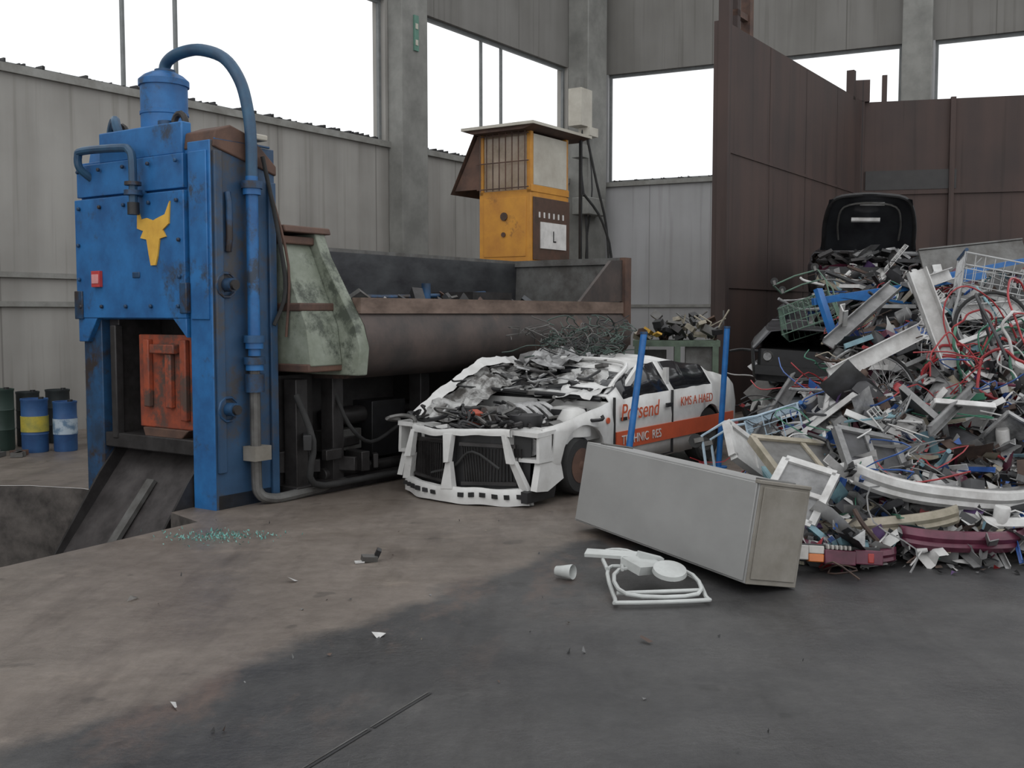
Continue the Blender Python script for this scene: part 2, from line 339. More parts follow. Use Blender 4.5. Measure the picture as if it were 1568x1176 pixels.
b.box(.02,.1,-.03,0,.3,2.9,BLUES); b.box(.59,.67,-.03,0,-.0,2.7,BLUES)
b.tube([(.16,-.01,2.1),(.16,-.03,2.2),(.16,-.03,2.5),(.16,-.01,2.58)],.03,BLUED,n=8)
b.box(.02,.66,0,.28,-.02,.12,STEEL_D)
b.build('frame_body',parent=press,bevel=.012)
b=MB()
b.prism([(.02,2.93),(.04,3.06),(.2,3.12),(.42,3.06),(.69,2.84),(.69,2.76)],'y',-.02,.36,RUSTY)
b.prism([(.05,2.9),(.08,3.05),(.6,3.05),(.65,2.9)],'y',.36,1.75,BLUE)
b.box(.0,.1,.35,1.5,2.9,3.16,BLUE)
b.box(.45,.6,-.02,.26,3.04,3.09,CREAM)
b.build('top_cover',parent=press,bevel=.012)
b=MB()
b.lathe([(.27,3.03),(.27,3.12),(.23,3.12),(.23,3.17),(.20,3.17),(.20,3.30),(.207,3.305),(.207,3.33),(.20,3.335),(.20,3.55),(.215,3.55),(.215,3.60),(.17,3.64),(.11,3.67),(.07,3.68)],BLUE,Matrix.Translation((.3,.97,0)),28)
for k in range(10):
    a=k*math.tau/10; b.cyl((.3+.24*math.cos(a),.97+.24*math.sin(a),3.12),(.3+.24*math.cos(a),.97+.24*math.sin(a),3.16),.018,BLUED,n=6)
for yy,xx in ((1.45,.2),(.50,.1)):
    rg=[(xx,yy+.075*math.cos(t*math.tau/14),3.16+.085*math.sin(t*math.tau/14)) for t in range(14)]
    b.tube(rg,.028,STEEL_D,n=8,closed=True)
b.tube([(.1,1.28,3.05),(.05,1.3,3.2),(.1,1.4,3.28),(.2,1.6,3.22),(.2,1.65,3.0)],.04,BLUEG,sub=5)
b.cyl((.2,1.6,2.98),(.2,1.6,3.12),.08,BLUED); b.cyl((.1,.68,2.98),(.1,.68,3.2),.07,BLUED)
b.build('hydraulic_cylinder_head',parent=press)
b=MB()
arch=[(.3,.95,3.62),(.3,.95,3.72),(.3,.87,3.78),(.3,.7,3.81),(.31,.47,3.80),(.33,.2,3.70),(.35,.03,3.5),(.36,-.05,3.25),(.36,-.08,3.02),(.36,-.08,2.7)]
b.tube(arch,.05,BLUEG,n=12,sub=5); b.cyl((.3,.95,3.62),(.3,.95,3.69),.09,BLUED)
b.tube([(.36,-.08,2.72),(.36,-.08,1.25)],.052,BLUE,n=12)
for z in (2.62,1.36,1.18): b.cyl((.36,-.08,z),(.36,-.08,z+.06),.09,BLUED,n=14); b.cyl((.36,-.08,z-.05),(.36,-.08,z),.075,BLUE,n=14)
b.tube([(.36,-.08,1.2),(.36,-.08,.3),(.38,-.09,.1),(.5,-.12,.04),(.7,-.14,.04),(1.4,-.1,.06)],.045,STEEL_M,n=10,sub=4)
b.box(.28,.46,-.16,-.01,.38,.50,CABT); b.cyl((.36,-.08,.95),(.36,-.08,1.1),.08,BLUED)
b.tube([(.0,1.62,2.78),(-.1,1.64,2.86),(-.12,1.63,2.96),(-.12,1.55,3.0),(-.12,1.0,2.98),(-.12,.89,2.95),(-.12,.85,2.86),(-.12,.85,2.5)],.035,BLUEG,n=10,sub=4)
b.cyl((-.12,.85,2.58),(-.12,.85,2.62),.075,BLUED); b.cyl((-.12,.85,2.66),(-.12,.85,2.69),.07,BLUED); b.cyl((-.12,.85,2.42),(-.12,.85,2.52),.05,BLACK); b.cyl((-.12,.85,2.6),(0,.85,2.6),.03,BLUED)
for z in (1.83,.82):
    b.cyl((.12,.0,z),(.12,-.12,z),.055,BLUED); b.cyl((.12,-.12,z),(.12,-.15,z),.04,STEEL_D)
    b.tube([(.12+.1*math.cos(t*math.tau/10),-.03,z+.1*math.sin(t*math.tau/10)) for t in range(10)],.012,BLUED,n=6,closed=True)
b.tube([(.5,-.06,2.9),(.62,-.1,2.3),(.70,-.10,1.8),(.6,-.06,1.5)],.018,RUBBER,sub=4)
b.tube([(.6,-.05,2.6),(.72,-.12,2.0),(.7,-.1,1.4)],.012,RUSTY,sub=4)
b.build('hydraulic_pipes',parent=press)
b=MB()
b.box(.55,.64,.28,1.56,.3,1.56,STEEL_D); b.box(.03,.6,.30,1.56,.42,.55,STEEL_D)
b.box(.1,.55,1.42,1.56,.5,1.56,STEEL_CH); b.box(.02,.1,1.36,1.44,.5,1.5,STEEL_D)
b.box(.09,.18,.36,1.12,.62,1.42,ORANGE_RAM); b.box(.04,.09,.42,.5,.7,1.38,ORANGE_RAM); b.box(.04,.09,.92,1.0,.8,1.38,ORANGE_RAM); b.box(.02,.09,.55,.88,1.26,1.34,ORANGE_RAM)
b.box(.04,.09,.62,.7,.8,1.26,ORANGE_RAM)
b.prism([(.42,.62),(1.05,.62),(1.0,.5),(.6,.48)],'x',.06,.2,RUSTY)
b.build('ram_and_throat',parent=press,bevel=.01)
b=MB()
b.prism([(.35,.52),(.35,.44),(-.5,-.62),(-.5,-.54)],'y',.32,1.54,STEEL_CH)
for y in (.30,1.53): b.prism([(.3,.62),(.3,.3),(-.5,-.7),(-.5,-.45),(-.05,.2)],'y',y,y+.025,STEEL_D)
b.prism([(.02,.18),(.05,.16),(-.5,-.5),(-.5,-.44)],'y',.85,.95,STEEL_M)
b.build('discharge_chute',parent=press)
b=MB()
sh=[(-.5,.5),(-.40,.30),(-.2,.32),(0,.27),(.2,.32),(.38,.36),(.54,.58),(.5,.2),(.3,.10),(.40,-.02),(.2,-.05),(.12,-.35),(.05,-.5),(-.1,-.5),(-.16,-.3),(-.22,-.05),(-.42,-.02),(-.32,.10),(-.52,.15)]
b.prism([(.69-x*.42,2.24+z*.48) for x,z in sh],'x',-.05,-.036,YEL)
b.build('bull_head_emblem',parent=press,smooth=False)
b=MB(); b.box(-.07,-.036,1.44,1.56,1.83,1.97,RED); b.box(-.075,-.07,1.45,1.55,1.86,1.94,mat('pink_label',(.7,.3,.3))); b.build('warning_box',parent=press,bevel=.004)

# ------------------------------------------------------------ trough section
tr=empty('baler_feed_trough',TPRESS)
X0,X1=1.24,6.15
b=MB()
outer=[(-.42,1.62),(-.50,1.5),(-.54,1.36),(-.52,1.22),(-.44,1.10),(-.28,1.02),(.9,1.0),(1.3,1.05),(1.3,2.27),(1.24,2.27),(1.2,1.5),(.9,1.2),(.0,1.14),(-.28,1.3),(-.36,1.62)]
b.prism(outer,'x',X0,X1,TROUGH)
b.build('trough_shell',parent=tr)
b=MB()
b.box(X0,X1,-.46,-.36,1.60,1.74,RUST_LIP); b.box(X0,X1,1.2,1.34,2.2,2.3,STEEL_M)
b.add([(X0,1.22,1.45),(X1,1.22,1.45),(X1,1.19,2.26),(X0,1.19,2.26)],[(0,1,2,3)],TROUGHIN)
b.add([(X0+.02,-.3,1.45),(X1,-.3,1.45),(X1,1.2,1.5),(X0+.02,1.2,1.5)],[(0,1,2,3)],TROUGHIN)
b.box(X1-.02,X1+.06,-.42,1.3,1.1,2.27,STEEL_M); b.box(X1-.06,X1+.1,-.48,-.40,1.2,2.3,RUSTY); b.box(X1-.06,X1+.1,-.4,1.34,2.22,2.3,STEEL_M)
b.prism([(X1,1.75),(X1,2.27),(X1-.35,2.25),(X1-1.1,1.74)],'y',-.44,-.40,TROUGH)
b.build('trough_lining_and_rim',parent=tr)
b=MB()
b.tube([(2.2,1.05,1.80),(3.2,1.0,1.78),(4.6,1.0,1.83),(5.2,1.05,1.86)],.025,BLUED,sub=3)
b.cyl((3.4,.55,1.75),(3.4,.55,1.93),.05,BLUED); b.box(2.6,3.8,.3,.9,1.52,1.72,STEEL_D); b.box(4.2,5.0,.5,1.1,1.6,1.85,STEEL_D)
for k in range(60):
    c=Vector((U(1.6,6.0),U(-.2,1.1),U(1.5,1.75))); b.obox(c,(U(.05,.35),U(.03,.2),U(.01,.08)),(U(-1,1),U(-1,1),U(0,3)),random.choice([STEEL_D,STEEL_M,RUSTY,ALU,TROUGHIN,BLACK]))
b.build('trough_contents',parent=tr)
b=MB()
side=[(.62,2.33),(-.02,2.33),(-.12,2.1),(-.5,1.5),(-.56,1.3),(-.53,1.06),(.7,1.06),(.7,2.33)]
b.prism(side,'x',1.12,1.24,PALEG)
inner=[(.6,2.25),(.05,2.25),(-.3,1.5),(-.35,1.15),(.6,1.15)]
b.prism(inner,'x',.74,1.12,PALEG)
for z in (2.2,1.62,1.1):
    yy=-.02 if z>2 else (-.34 if z<1.5 else -.25)
    b.box(.72,1.13,yy,.62,z,z+.07,RUSTY)
b.prism([(.62,2.36),(-.04,2.36),(-.06,2.30),(.62,2.30)],'x',.74,1.3,RUSTY)
b.build('compression_chamber_head',parent=tr,bevel=.012)
b=MB()
b.box(.74,1.2,.1,1.2,.0,1.06,STEEL_D); b.box(1.3,2.6,.35,1.2,.0,1.0,STEEL_D); b.box(2.6,6.2,.9,1.2,0,1.05,BLACK)  # long black block at the back stands in for the shade under the trough
for x in (.8,1.25,2.5,4.2,5.9): b.box(x,x+.14,-.1,.05,.02,1.03,STEEL_D)
b.box(.75,2.7,-.15,.1,.0,.10,STEEL_D); b.box(2.0,2.5,.1,.36,.2,.75,BLACK); b.box(1.45,1.9,.15,.36,.3,.5,STEEL_M)
b.cyl((1.5,.25,.62),(2.9,.25,.62),.09,STEEL_D); b.cyl((1.2,.0,.14),(3.1,.0,.14),.06,STEEL_D); b.cyl((2.7,-.05,.3),(3.0,-.05,.3),.1,BLUED)
b.tube([(.8,-.1,.9),(.85,-.25,.5),(.9,-.2,.12),(1.6,-.2,.08),(2.6,-.2,.07)],.03,RUBBER,sub=4)
b.tube([(1.3,-.05,.95),(1.35,-.2,.6),(1.7,-.15,.4),(2.2,-.05,.5)],.02,RUBBER,sub=4)
for k in range(25):
    b.obox((U(.8,3),U(-.2,.2),U(.02,.5)),(U(.05,.3),U(.05,.1),U(.05,.2)),(0,0,U(0,3)),random.choice([STEEL_D,BLACK,STEEL_D]))
b.build('under_frame',parent=tr,bevel=.008)

# ------------------------------------------------------------ operator cabin
cab=empty('operator_cabin',TPRESS)
cx0,cx1,cy0,cy1,cz0,cz1=6.98,8.02,1.52,2.42,2.32,4.24
b=MB()
b.box(cx0,cx1,cy0,cy1,cz0,cz0+1.05,CABY)
for x in (cx0,cx1-.07):
    for y in (cy0,cy1-.07): b.box(x,x+.07,y,y+.07,cz0+1.0,cz1,CABY)
b.box(cx0,cx1,cy1-.03,cy1,cz0+1.0,cz1,CREAM); b.box(cx1-.03,cx1,cy0,cy1,cz0+1.0,cz1,CREAM)
b.box(cx0+.02,cx0+.03,cy0+.07,cy1-.07,cz0+1.05,cz1-.05,GLASSL)
b.box(cx0+.07,cx1-.07,cy0-.01,cy0+.03,cz0+1.12,cz1-.08,CREAM)
b.box(cx0,cx1,cy0-.01,cy0,cz0+1.02,cz0+1.12,CABY); b.box(cx0+.05,cx1,cy0-.02,cy0,cz0+.05,cz0+.95,BROWN); 
b.box(cx0-.01,cx0,cy0+.08,cy1-.08,cz0+.1,cz0+.95,CABY); b.box(cx0,cx1,cy0-.02,cy1,cz0-.05,cz0+.02,CABY)
b.build('cabin_body',parent=cab,bevel=.01)
b=MB(); b.box(cx0-.25,cx1+.35,cy0-.2,cy1+.15,cz1,cz1+.04,CREAM); b.prism([(cy0-.2,cz1),(cy1+.15,cz1),(cy1,cz1-.05),(cy0,cz1-.05)],'x',cx0-.2,cx1+.3,RUSTY)
b.add([(cx0-.05,cy1+.05,cz1),(cx0-.05,cy1+.5,cz0+1.05),(cx1,cy1+.5,cz0+1.05),(cx1,cy1+.05,cz1)],[(0,1,2,3)],RUSTY)
b.prism([(cy1,cz1),(cy1+.45,cz0+1.1),(cy1,cz0+1.1)],'x',cx0,cx0+.02,RUSTY)
b.box(cx1+.2,cx1+.24,cy0-.1,cy0-.06,cz0,cz1,BLACK)
b.build('cabin_roof',parent=cab)
b=MB()
for k in range(8):
    y=cy0+.06+k*(cy1-cy0-.12)/7; b.cyl((cx0-.06,y,cz0+1.05),(cx0-.06,y,cz1-.04),.009,RUSTY,n=6)
for z in (cz0+1.08,cz0+1.45,cz1-.08): b.cyl((cx0-.06,cy0,z),(cx0-.06,cy1,z),.009,RUSTY,n=6)
b.cyl((cx0-.03,cy0+.45,cz0+.68),(cx0-.012,cy0+.45,cz0+.68),.06,BROWN); b.cyl((cx0-.03,cy0+.46,cz0+.42),(cx0-.012,cy0+.46,cz0+.42),.035,BROWN)
b.build('window_bars_and_fittings',parent=cab)
b=MB(); b.box(cx0+.22,cx1-.12,cy0-.035,cy0-.02,cz0+.22,cz0+.60,WHTXT); b.box(cx0+.55,cx0+.57,cy0-.04,cy0-.035,cz0+.32,cz0+.48,BLACK); b.box(cx0+.57,cx0+.63,cy0-.04,cy0-.035,cz0+.32,cz0+.34,BLACK)
for k in range(6): b.box(cx0+.18+k*.13,cx0+.21+k*.13,cy0-.03,cy0-.02,cz0+.66,cz0+.74,WHTXT)
b.build('notice_sign',parent=cab,smooth=False)
b=MB()
for x in (cx0+.05,cx1-.15):
    for y in (cy0+.05,cy1-.15): b.box(x,x+.1,y,y+.1,0,cz0-.05,STEEL_D)
b.box(cx0-.1,cx1+.8,cy0-.1,cy1+.1,cz0-.15,cz0-.05,PALEG); b.box(cx0+.05,cx1-.05,cy0+.1,cy1-.05,0,2.1,GREENB)
b.tube([(cx1+.3,cy0-.15,cz1),(cx1+.5,cy0-.2,3.6),(cx1+.8,cy0-.2,3.0),(cx1+.9,cy0-.2,2.4)],.02,RUBBER,sub=4)
b.tube([(cx1+.2,cy0-.15,3.4),(cx1+.7,cy0-.2,3.0),(cx1+1.0,cy0-.2,2.2),(cx1+1.0,cy0,0.1)],.02,RUBBER,sub=4)
b.build('cabin_support_platform',parent=cab)

# ------------------------------------------------------------ work bench
TBN=frame(1.62,14.0,0,-8)
b=MB(); b.box(0,1.15,0,.6,1.16,1.24,GREENB)
for x in (0.02,.55,1.05):
    for y in (0,.52): b.box(x,x+.08,y,y+.08,0,1.16,GREENB)
b.box(.05,1.1,.02,.06,.75,.82,GREENB); b.box(.7,1.05,.1,.5,.4,1.16,STEEL_M)
b.box(.1,.45,.55,.6,.0,1.1,STEEL_M)
PAPER=mat('crumpled_cream_sacks',(.4,.36,.28),(.2,.18,.14),scale=8)
for k in range(46):
    c=(U(.08,1.1),U(.05,.5),1.24+abs(random.gauss(0,.11))+.03); b.obox(c,(U(.04,.25),U(.04,.18),U(.02,.10)),(U(-.6,.6),U(-.6,.6),U(0,3)),random.choice([BLACK,PAPER,STEEL_D,RUSTY,STEEL_M,BLACK,PAPER,YEL if k%9==0 else BLACK]))
for k in range(12):
    p=Vector((U(.5,1.1),U(.1,.4),1.26)); b.tube([p,p+Vector((U(-.1,.15),0,U(.1,.25))),p+Vector((U(-.2,.25),0,U(.2,.42)))],.012,random.choice([PAPER,STEEL_M]),n=5)
b.build('work_bench',TBN)

# ------------------------------------------------------------ drums
def drum(x,y,h,r,m,band,bandm):
    b=MB(); b.lathe([(r*.96,0),(r,.02),(r,h*.32),(r*1.04,h*.34),(r,h*.36),(r,h*.64),(r*1.04,h*.66),(r,h*.68),(r,h-.03),(r*1.04,h-.02),(r*1.04,h),(r*.95,h),(r*.95,h-.02)],m,n=28)
    if band: b.lathe([(r*1.02,band[0]),(r*1.045,band[0]),(r*1.045,band[1]),(r*1.02,band[1])],bandm,n=28)
    b.cyl((r*.5,0,h-.02),(r*.5,0,h+.015),.03,BLACK,n=10)
    return b.build('oil_drum',frame(x,y,0,U(0,90)))
DB=mat('drum_blue',(.03,.10,.25),(.02,.06,.17),scale=4); DK=mat('drum_dark',(.022,.028,.03),scale=4); DG=mat('drum_green',(.022,.045,.036),scale=4); DW=mat('drum_label_white',(.40,.48,.55),(.12,.2,.3),scale=9,contrast=(.42,.55)); DY=mat('drum_label_yellow',(.48,.38,.05),(.25,.25,.06),scale=9); DGY=mat('galvanised_grey',(.33,.35,.37),scale=4)
drum(-6.0,12.2,.72,.15,DG,None,None); drum(-5.86,12.6,.66,.13,DK,None,None)
drum(-5.53,12.05,.62,.145,DB,(.24,.42),DY); drum(-5.22,12.15,.58,.13,DB,(.2,.38),DW); drum(-5.10,12.75,.92,.11,DGY,None,None)
drum(-5.65,12.95,.66,.14,DK,None,None); drum(-6.4,12.0,.7,.15,DK,None,None)
b=MB()
for k in range(7):
    a=U(0,3); b.obox((-5.75+U(-.25,.4),11.7+U(-.15,.1),.03),(U(.08,.2),U(.05,.1),.05),(0,0,a),random.choice([STEEL_M,STEEL_M,RUSTY]))
b.build('loose_bricks_and_offcuts')

# ------------------------------------------------------------ CARS
def lerp(t,pts):
    if t<=pts[0][0]: return pts[0][1]
    for (a,va),(c,vc) in zip(pts,pts[1:]):
        if t<=c: return va+(vc-va)*(t-a)/(c-a)
    return pts[-1][1]
def car_loft(b,x0,x1,paint,glass,hw=.84,yc=.84,roof=None,belt=None,wid=None,base=.17,wheels=(.82,3.3),WR=.33,open_x=1.25,inner=None):
    n=int(round((x1-x0)/.05)); rows=[]
    for i in range(n+1):
        x=x0+(x1-x0)*i/n; w=hw*lerp(x,wid); zb=lerp(x,belt); zr=max(lerp(x,roof),zb+.005)
        pr=[(w*.95,base),(w*.99,.33),(w,.58),(w*.965,zb),(w*.965-(zr-zb)*.62,zr-.03*(min(1,(zr-zb)*8))),(w*.42,zr),(0,zr+.012)]
        q=[]
        for k,(y,z) in enumerate(pr):
            if k<=2:
                for xw in wheels:
                    dx=x-xw
                    if abs(dx)<WR: z=max(z,.28+math.sqrt(WR*WR-dx*dx)+.001*k)
                z=min(z,zb-.02+.005*k)
            q.append((y,z))
        rows.append((x,q))
    def rowpts(x,q):
        return [(x,yc-y,z) for y,z in q]+[(x,yc+y,z) for y,z in reversed(q[:-1])]
    V=[];W=13
    for x,q in rows: V+=rowpts(x,q)
    per={}
    for i in range(n):
        x=(rows[i][0]+rows[i+1][0])/2
        zb=lerp(x,belt); zr=lerp(x,roof)
        for k in range(W-1):
            kk=k if k<6 else 11-k
            if kk>=3 and x<open_x: continue
            m=paint
            if zr>zb+.06:
                if kk==3 and 1.5<x<3.35 and not(2.38<x<2.5): m=glass
                if kk>=4 and (1.3<x<1.8 or 2.85<x<3.55): m=glass
            per.setdefault(m,[]).append((i*W+k,(i+1)*W+k,(i+1)*W+k+1,i*W+k+1))
    for m,fs in per.items(): b.add(V,fs,m)
    return n
def wheel(b,x,y,sgn,r=.29,w=.18,hub=None):
    T=Matrix.Translation((x,y,r))@Matrix.Rotation(math.radians(90),4,'X')
    b.lathe([(r*.6,-w/2),(r*.93,-w/2),(r,-w*.35),(r,w*.35),(r*.93,w/2),(r*.6,w/2)],RUBBER,T,28)
    b.lathe([(r*.62,-w*.52),(r*.55,-w*.45),(r*.3,-w*.40),(r*.12,-w*.55)],hub or STEEL_M,T,20)
    b.lathe([(r*.12,w*.55),(r*.3,w*.40),(r*.55,w*.45),(r*.62,w*.52)],hub or STEEL_M,T,20)
ROOF=[(1.2,.84),(1.35,.88),(1.9,1.08),(2.2,1.13),(2.8,1.13),(3.3,1.05),(3.8,.92),(4.05,.86),(4.15,.78)]
BELT=[(0,.56),(.3,.62),(.7,.69),(1.2,.78),(1.6,.80),(3.2,.83),(3.9,.84),(4.1,.78),(4.15,.74)]
WID=[(0,.76),(.15,.86),(.4,.94),(1.0,1),(3.4,1),(3.9,.96),(4.15,.88)]
TC=Matrix.Translation((.17,8.36,.02))@Matrix.Rotation(math.radians(54.8),4,'Z')@Matrix.Diagonal((1.03,.97,1,1))
car=empty('wrecked_coupe_car',TC)
b=MB(); car_loft(b,.28,4.15,WHITE,GLASSD,roof=ROOF,belt=BELT,wid=WID)
b.box(4.08,4.17,.14,1.54,.3,.76,WHITE)
ob=b.build('body_shell',parent=car,recalc=False,ang=50)
for v in ob.data.vertices:
    c=v.co; a=.018 if c.z>.95 else .006
    c.z+=a*noise.noise(c*5)*2; c.y+=.5*a*noise.noise(c*4+Vector((9,0,0)))
q=ob.modifiers.new('solid','SOLIDIFY'); q.thickness=.012
b=MB()
b.box(1.2,4.0,.1,1.58,.18,.24,BLACK); b.box(1.22,1.27,.06,1.62,.24,.78,WHITE); b.box(1.3,1.5,.15,1.53,.55,.82,BLACK)
for y in (.2,.95): b.box(1.95,2.4,y,y+.5,.24,.42,BLACK); b.obox((2.45,y+.25,.7),(.12,.48,.6),(0,.25,0),BLACK)
b.box(.3,3.95,.28,1.4,.12,.2,BLACK)
b.build('interior',parent=car)
b=MB()
def fb(y): return -.08+.34*((y-.84)/.84)**2
def bar(z0,z1,th,y0,y1,m=WHITE,dx=0,sag=0):
    def f(u,v):
        y=y0+(y1-y0)*u; pr=[(-th,-.5),(-th,.2),(-th*.5,.5),(th,.5),(th,-.5),(-th,-.5)]; k=v*5; i=min(int(k),4); w=k-i
        px=pr[i][0]*(1-w)+pr[i+1][0]*w; pz=pr[i][1]*(1-w)+pr[i+1][1]*w
        return Vector((fb(y)+dx+px,y,(z0+z1)/2+pz*(z1-z0)+sag*math.sin(u*6)))
    b.grid(f,28,10,m)
bar(-.01,.12,.03,.14,1.52)
bar(.555,.61,.022,.30,1.38,dx=.04,sag=.012)
for k in range(14):
    y=.2+k*.098; 
    if k not in (6,7): b.box(fb(y)-.045,fb(y)-.025,y-.025,y+.025,.045,.08,BLACK)
def strut(y0,w0,y1,w1,z0,z1,m=WHITE,d=0):
    b.add([(fb(y0)-.03+d,y0-w0,z0),(fb(y0)-.03+d,y0+w0,z0),(fb(y1)+.0+d,y1+w1,z1),(fb(y1)+.0+d,y1-w1,z1),
           (fb(y0)+.03+d,y0-w0,z0),(fb(y0)+.03+d,y0+w0,z0),(fb(y1)+.05+d,y1+w1,z1),(fb(y1)+.05+d,y1-w1,z1)],[(0,1,2,3),(4,7,6,5),(0,4,5,1),(1,5,6,2),(2,6,7,3),(3,7,4,0)],m)
strut(.84,.06,.84,.028,.10,.32); strut(.84,.028,.86,.05,.32,.57)
strut(.17,.04,.28,.035,.10,.36); strut(1.49,.04,1.40,.035,.10,.36); 
strut(.28,.035,.35,.02,.34,.57); strut(1.40,.035,1.34,.02,.34,.57)
for y0,y1 in ((.2,.5),(.5,.84),(.84,1.18),(1.18,1.48)):
    b.add([(fb(y0)+.10,y0,.05),(fb(y1)+.10,y1,.05),(fb(y1)+.13,y1,.58),(fb(y0)+.13,y0,.58)],[(0,1,2,3)],BLACK)
for k in range(46):
    y=.24+k*.026; 
    if abs(y-.84)>.1: b.box(fb(y)+.075,fb(y)+.09,y,y+.005,.16,.46,STEEL_D)
for y0,y1 in ((.27,.76),(.92,1.41)):
    b.beam((fb(y0)+.06,y0,.48),(fb(y1)+.06,y1,.48),.03,.03,STEEL_D); b.beam((fb(y0)+.06,y0,.15),(fb(y1)+.06,y1,.15),.03,.03,STEEL_D)
b.tube([(.0,.35,.3),(-.02,.6,.42),(.0,.8,.3),(.02,1.1,.2)],.012,RUBBER,sub=4)
for y0,y1,x_ in ((.05,.36,.16),(1.32,1.63,.16)):
    b.box(x_,x_+.22,y0,y1,.35,.38,WHITE); b.box(x_-.02,x_+.24,y0,y1,.57,.61,WHITE); b.box(x_,x_+.22,y0,y0+.03,.38,.57,WHITE); b.box(x_,x_+.22,y1-.03,y1,.38,.57,WHITE); b.box(x_+.18,x_+.2,y0,y1,.36,.58,STEEL_M)
    ym=(y0+y1)/2; b.lathe([(.04,0),(.07,.03),(.08,.07)],ALU,Matrix.Translation((x_+.16,ym,.47))@Matrix.Rotation(math.radians(-90),4,'Y'),18)
for y0,y1 in ((.06,.12),(1.56,1.62)):
    b.prism([(.12,.12),(.3,.10),(.5,.16),(.5,.36),(.2,.36)],'y',y0,y1,WHITE)
b.box(.05,.45,.1,.16,.02,.12,BLACK)
ob=b.build('front_panel_frame',parent=car,ang=50)
for v in ob.data.vertices:
    c=v.co; d_=Vector((noise.noise(c*4),noise.noise(c*4+Vector((7,1,3))),noise.noise(c*4+Vector((2,9,5)))))
    v.co=c+d_*.03
b=MB()
b.box(.45,1.1,.55,1.1,.25,.58,STEEL_D); b.box(.5,1.0,.62,1.0,.58,.68,STEEL_M); b.cyl((.5,.7,.72),(1.0,.7,.72),.06,ALU); b.cyl((.5,.9,.70),(1.0,.9,.70),.045,STEEL_M); b.cyl((.7,1.2,.5),(.7,1.2,.72),.12,BLACK)
for k in range(4): b.tube([(.55+k*.12,.72,.72),(.58+k*.12,.55,.76),(.6+k*.12,.38,.64)],.026,ALU,sub=3)
b.lathe([(.13,.6),(.15,.66),(.14,.71),(.03,.72)],BLACK,Matrix.Translation((.45,.40,0)),20)
b.box(.92,1.15,.22,.46,.5,.72,BLACK); b.box(.93,1.14,.23,.45,.72,.74,WHITE)
b.lathe([(.07,.6),(.08,.70),(.03,.73)],COLR:=mat('orange_cap',(.35,.06,.03)),Matrix.Translation((.42,.95,0)),14)
for y in (.20,1.48): b.lathe([(.16,.50),(.15,.65),(.10,.73),(.04,.75)],WHITE,Matrix.Translation((.90,y,0)),18)
b.box(.3,1.22,.12,.18,.45,.62,WHITE); b.box(.3,1.22,1.5,1.56,.45,.64,WHITE)
DEB=[ALU,STEEL_M,STEEL_D,STEEL_D,BLACK,BLACK,STEEL_M,ALU,STEEL_M,WHITE]
for k in range(130):
    x=U(.25,1.3); y=U(.12,1.56); z=.45+.12*x+.08*R()
    s=Vector((U(.04,.24),U(.03,.16),U(.02,.08))); b.obox((x,y,z),s,(U(-.35,.35),U(-.35,.35),U(0,3)),random.choice(DEB))
for k in range(90):
    p=Vector((U(.15,1.2),U(.2,1.5),U(.56,.70))); pts=[p]
    for j in range(4): pts.append(pts[-1]+Vector((U(-.15,.15),U(-.15,.15),U(-.05,.06))))
    b.tube(pts,U(.006,.020),random.choice([BLACK,ALU,STEEL_M,BLACK,STEEL_D,BLACK]),n=6,sub=3)
b.build('engine_bay_parts',parent=car,ang=30)
def crump(b,f,nu,nv,m,am=.05,fq=5):
    o=Vector((U(0,50),U(0,50),U(0,50)))
    def g(u,v):
        p=Vector(f(u,v)); 
        n_=Vector((noise.noise(p*fq+o),noise.noise(p*fq+o+Vector((9,0,0))),noise.noise(p*fq+o+Vector((0,9,0)))))
        n2=Vector((noise.noise(p*fq*2.6+o),noise.noise(p*fq*2.6+o+Vector((9,0,0))),noise.noise(p*fq*2.6+o+Vector((0,9,0)))))
        return p+n_*am*2+n2*am*.9
    b.grid(g,nu,nv,m)
b=MB()
crump(b,lambda u,v:(.38+1.5*u,1.24+.34*v,.62+.44*min(1,u*1.6)**.8*(.55+.45*v)),26,9,CRUMPW,.04)
crump(b,lambda u,v:(.30+1.6*u,1.52+.08*v,.58+.50*min(1,u*1.6)**.8+.06*v),26,3,WHITE,.02)
crump(b,lambda u,v:(1.2+.75*u,.30+.85*v,.82+.28*u),16,16,CRUMPW,.04)
crump(b,lambda u,v:(1.1+.4*u,.12+.45*v,.80+.12*u+.03*v),10,10,WHITE,.03)
crump(b,lambda u,v:(1.5+.6*u,.75+.6*v,1.06+.10*u+.05*v),12,12,ALU,.05)
b.tube([(1.28,.12,.82),(1.55,.17,.95),(1.9,.25,1.09),(1.95,.6,1.13),(1.95,1.1,1.13)],.022,WHITE,sub=5)
b.tube([(1.2,.1,.80),(1.15,.5,.83),(1.12,.9,.84),(1.15,1.5,.86)],.02,BLACK,sub=4)
for k in range(30):
    x=U(1.1,2.2); y=U(.3,1.55); b.obox((x,y,lerp(x,ROOF)+U(-.02,.05)),(U(.05,.3),U(.02,.08),U(.01,.04)),(U(-.3,.3),U(-.3,.3),U(0,3)),random.choice(DEB))
for k in range(20):
    p=Vector((U(1.0,1.9),U(.3,1.5),U(.84,1.0))); pts=[p]
    for j in range(4): pts.append(pts[-1]+Vector((U(-.18,.18),U(-.18,.18),U(-.03,.07))))
    b.tube(pts,U(.006,.014),random.choice([BLACK,ALU,STEEL_D]),n=6,sub=3)
b.build('crushed_bonnet_and_scuttle',parent=car,ang=18)
b=MB()
wheel(b,.83,.16,-1,r=.25,hub=RUSTY); wheel(b,.83,1.52,1,r=.25,hub=RUSTY); wheel(b,3.3,.12,-1,r=.29); wheel(b,3.3,1.56,1,r=.29)
b.build('wheels',parent=car)
b=MB()
yS=-.008
for x in (1.27,2.40): b.box(x,x+.012,yS-.004,yS+.02,.2,.82,BLACK)
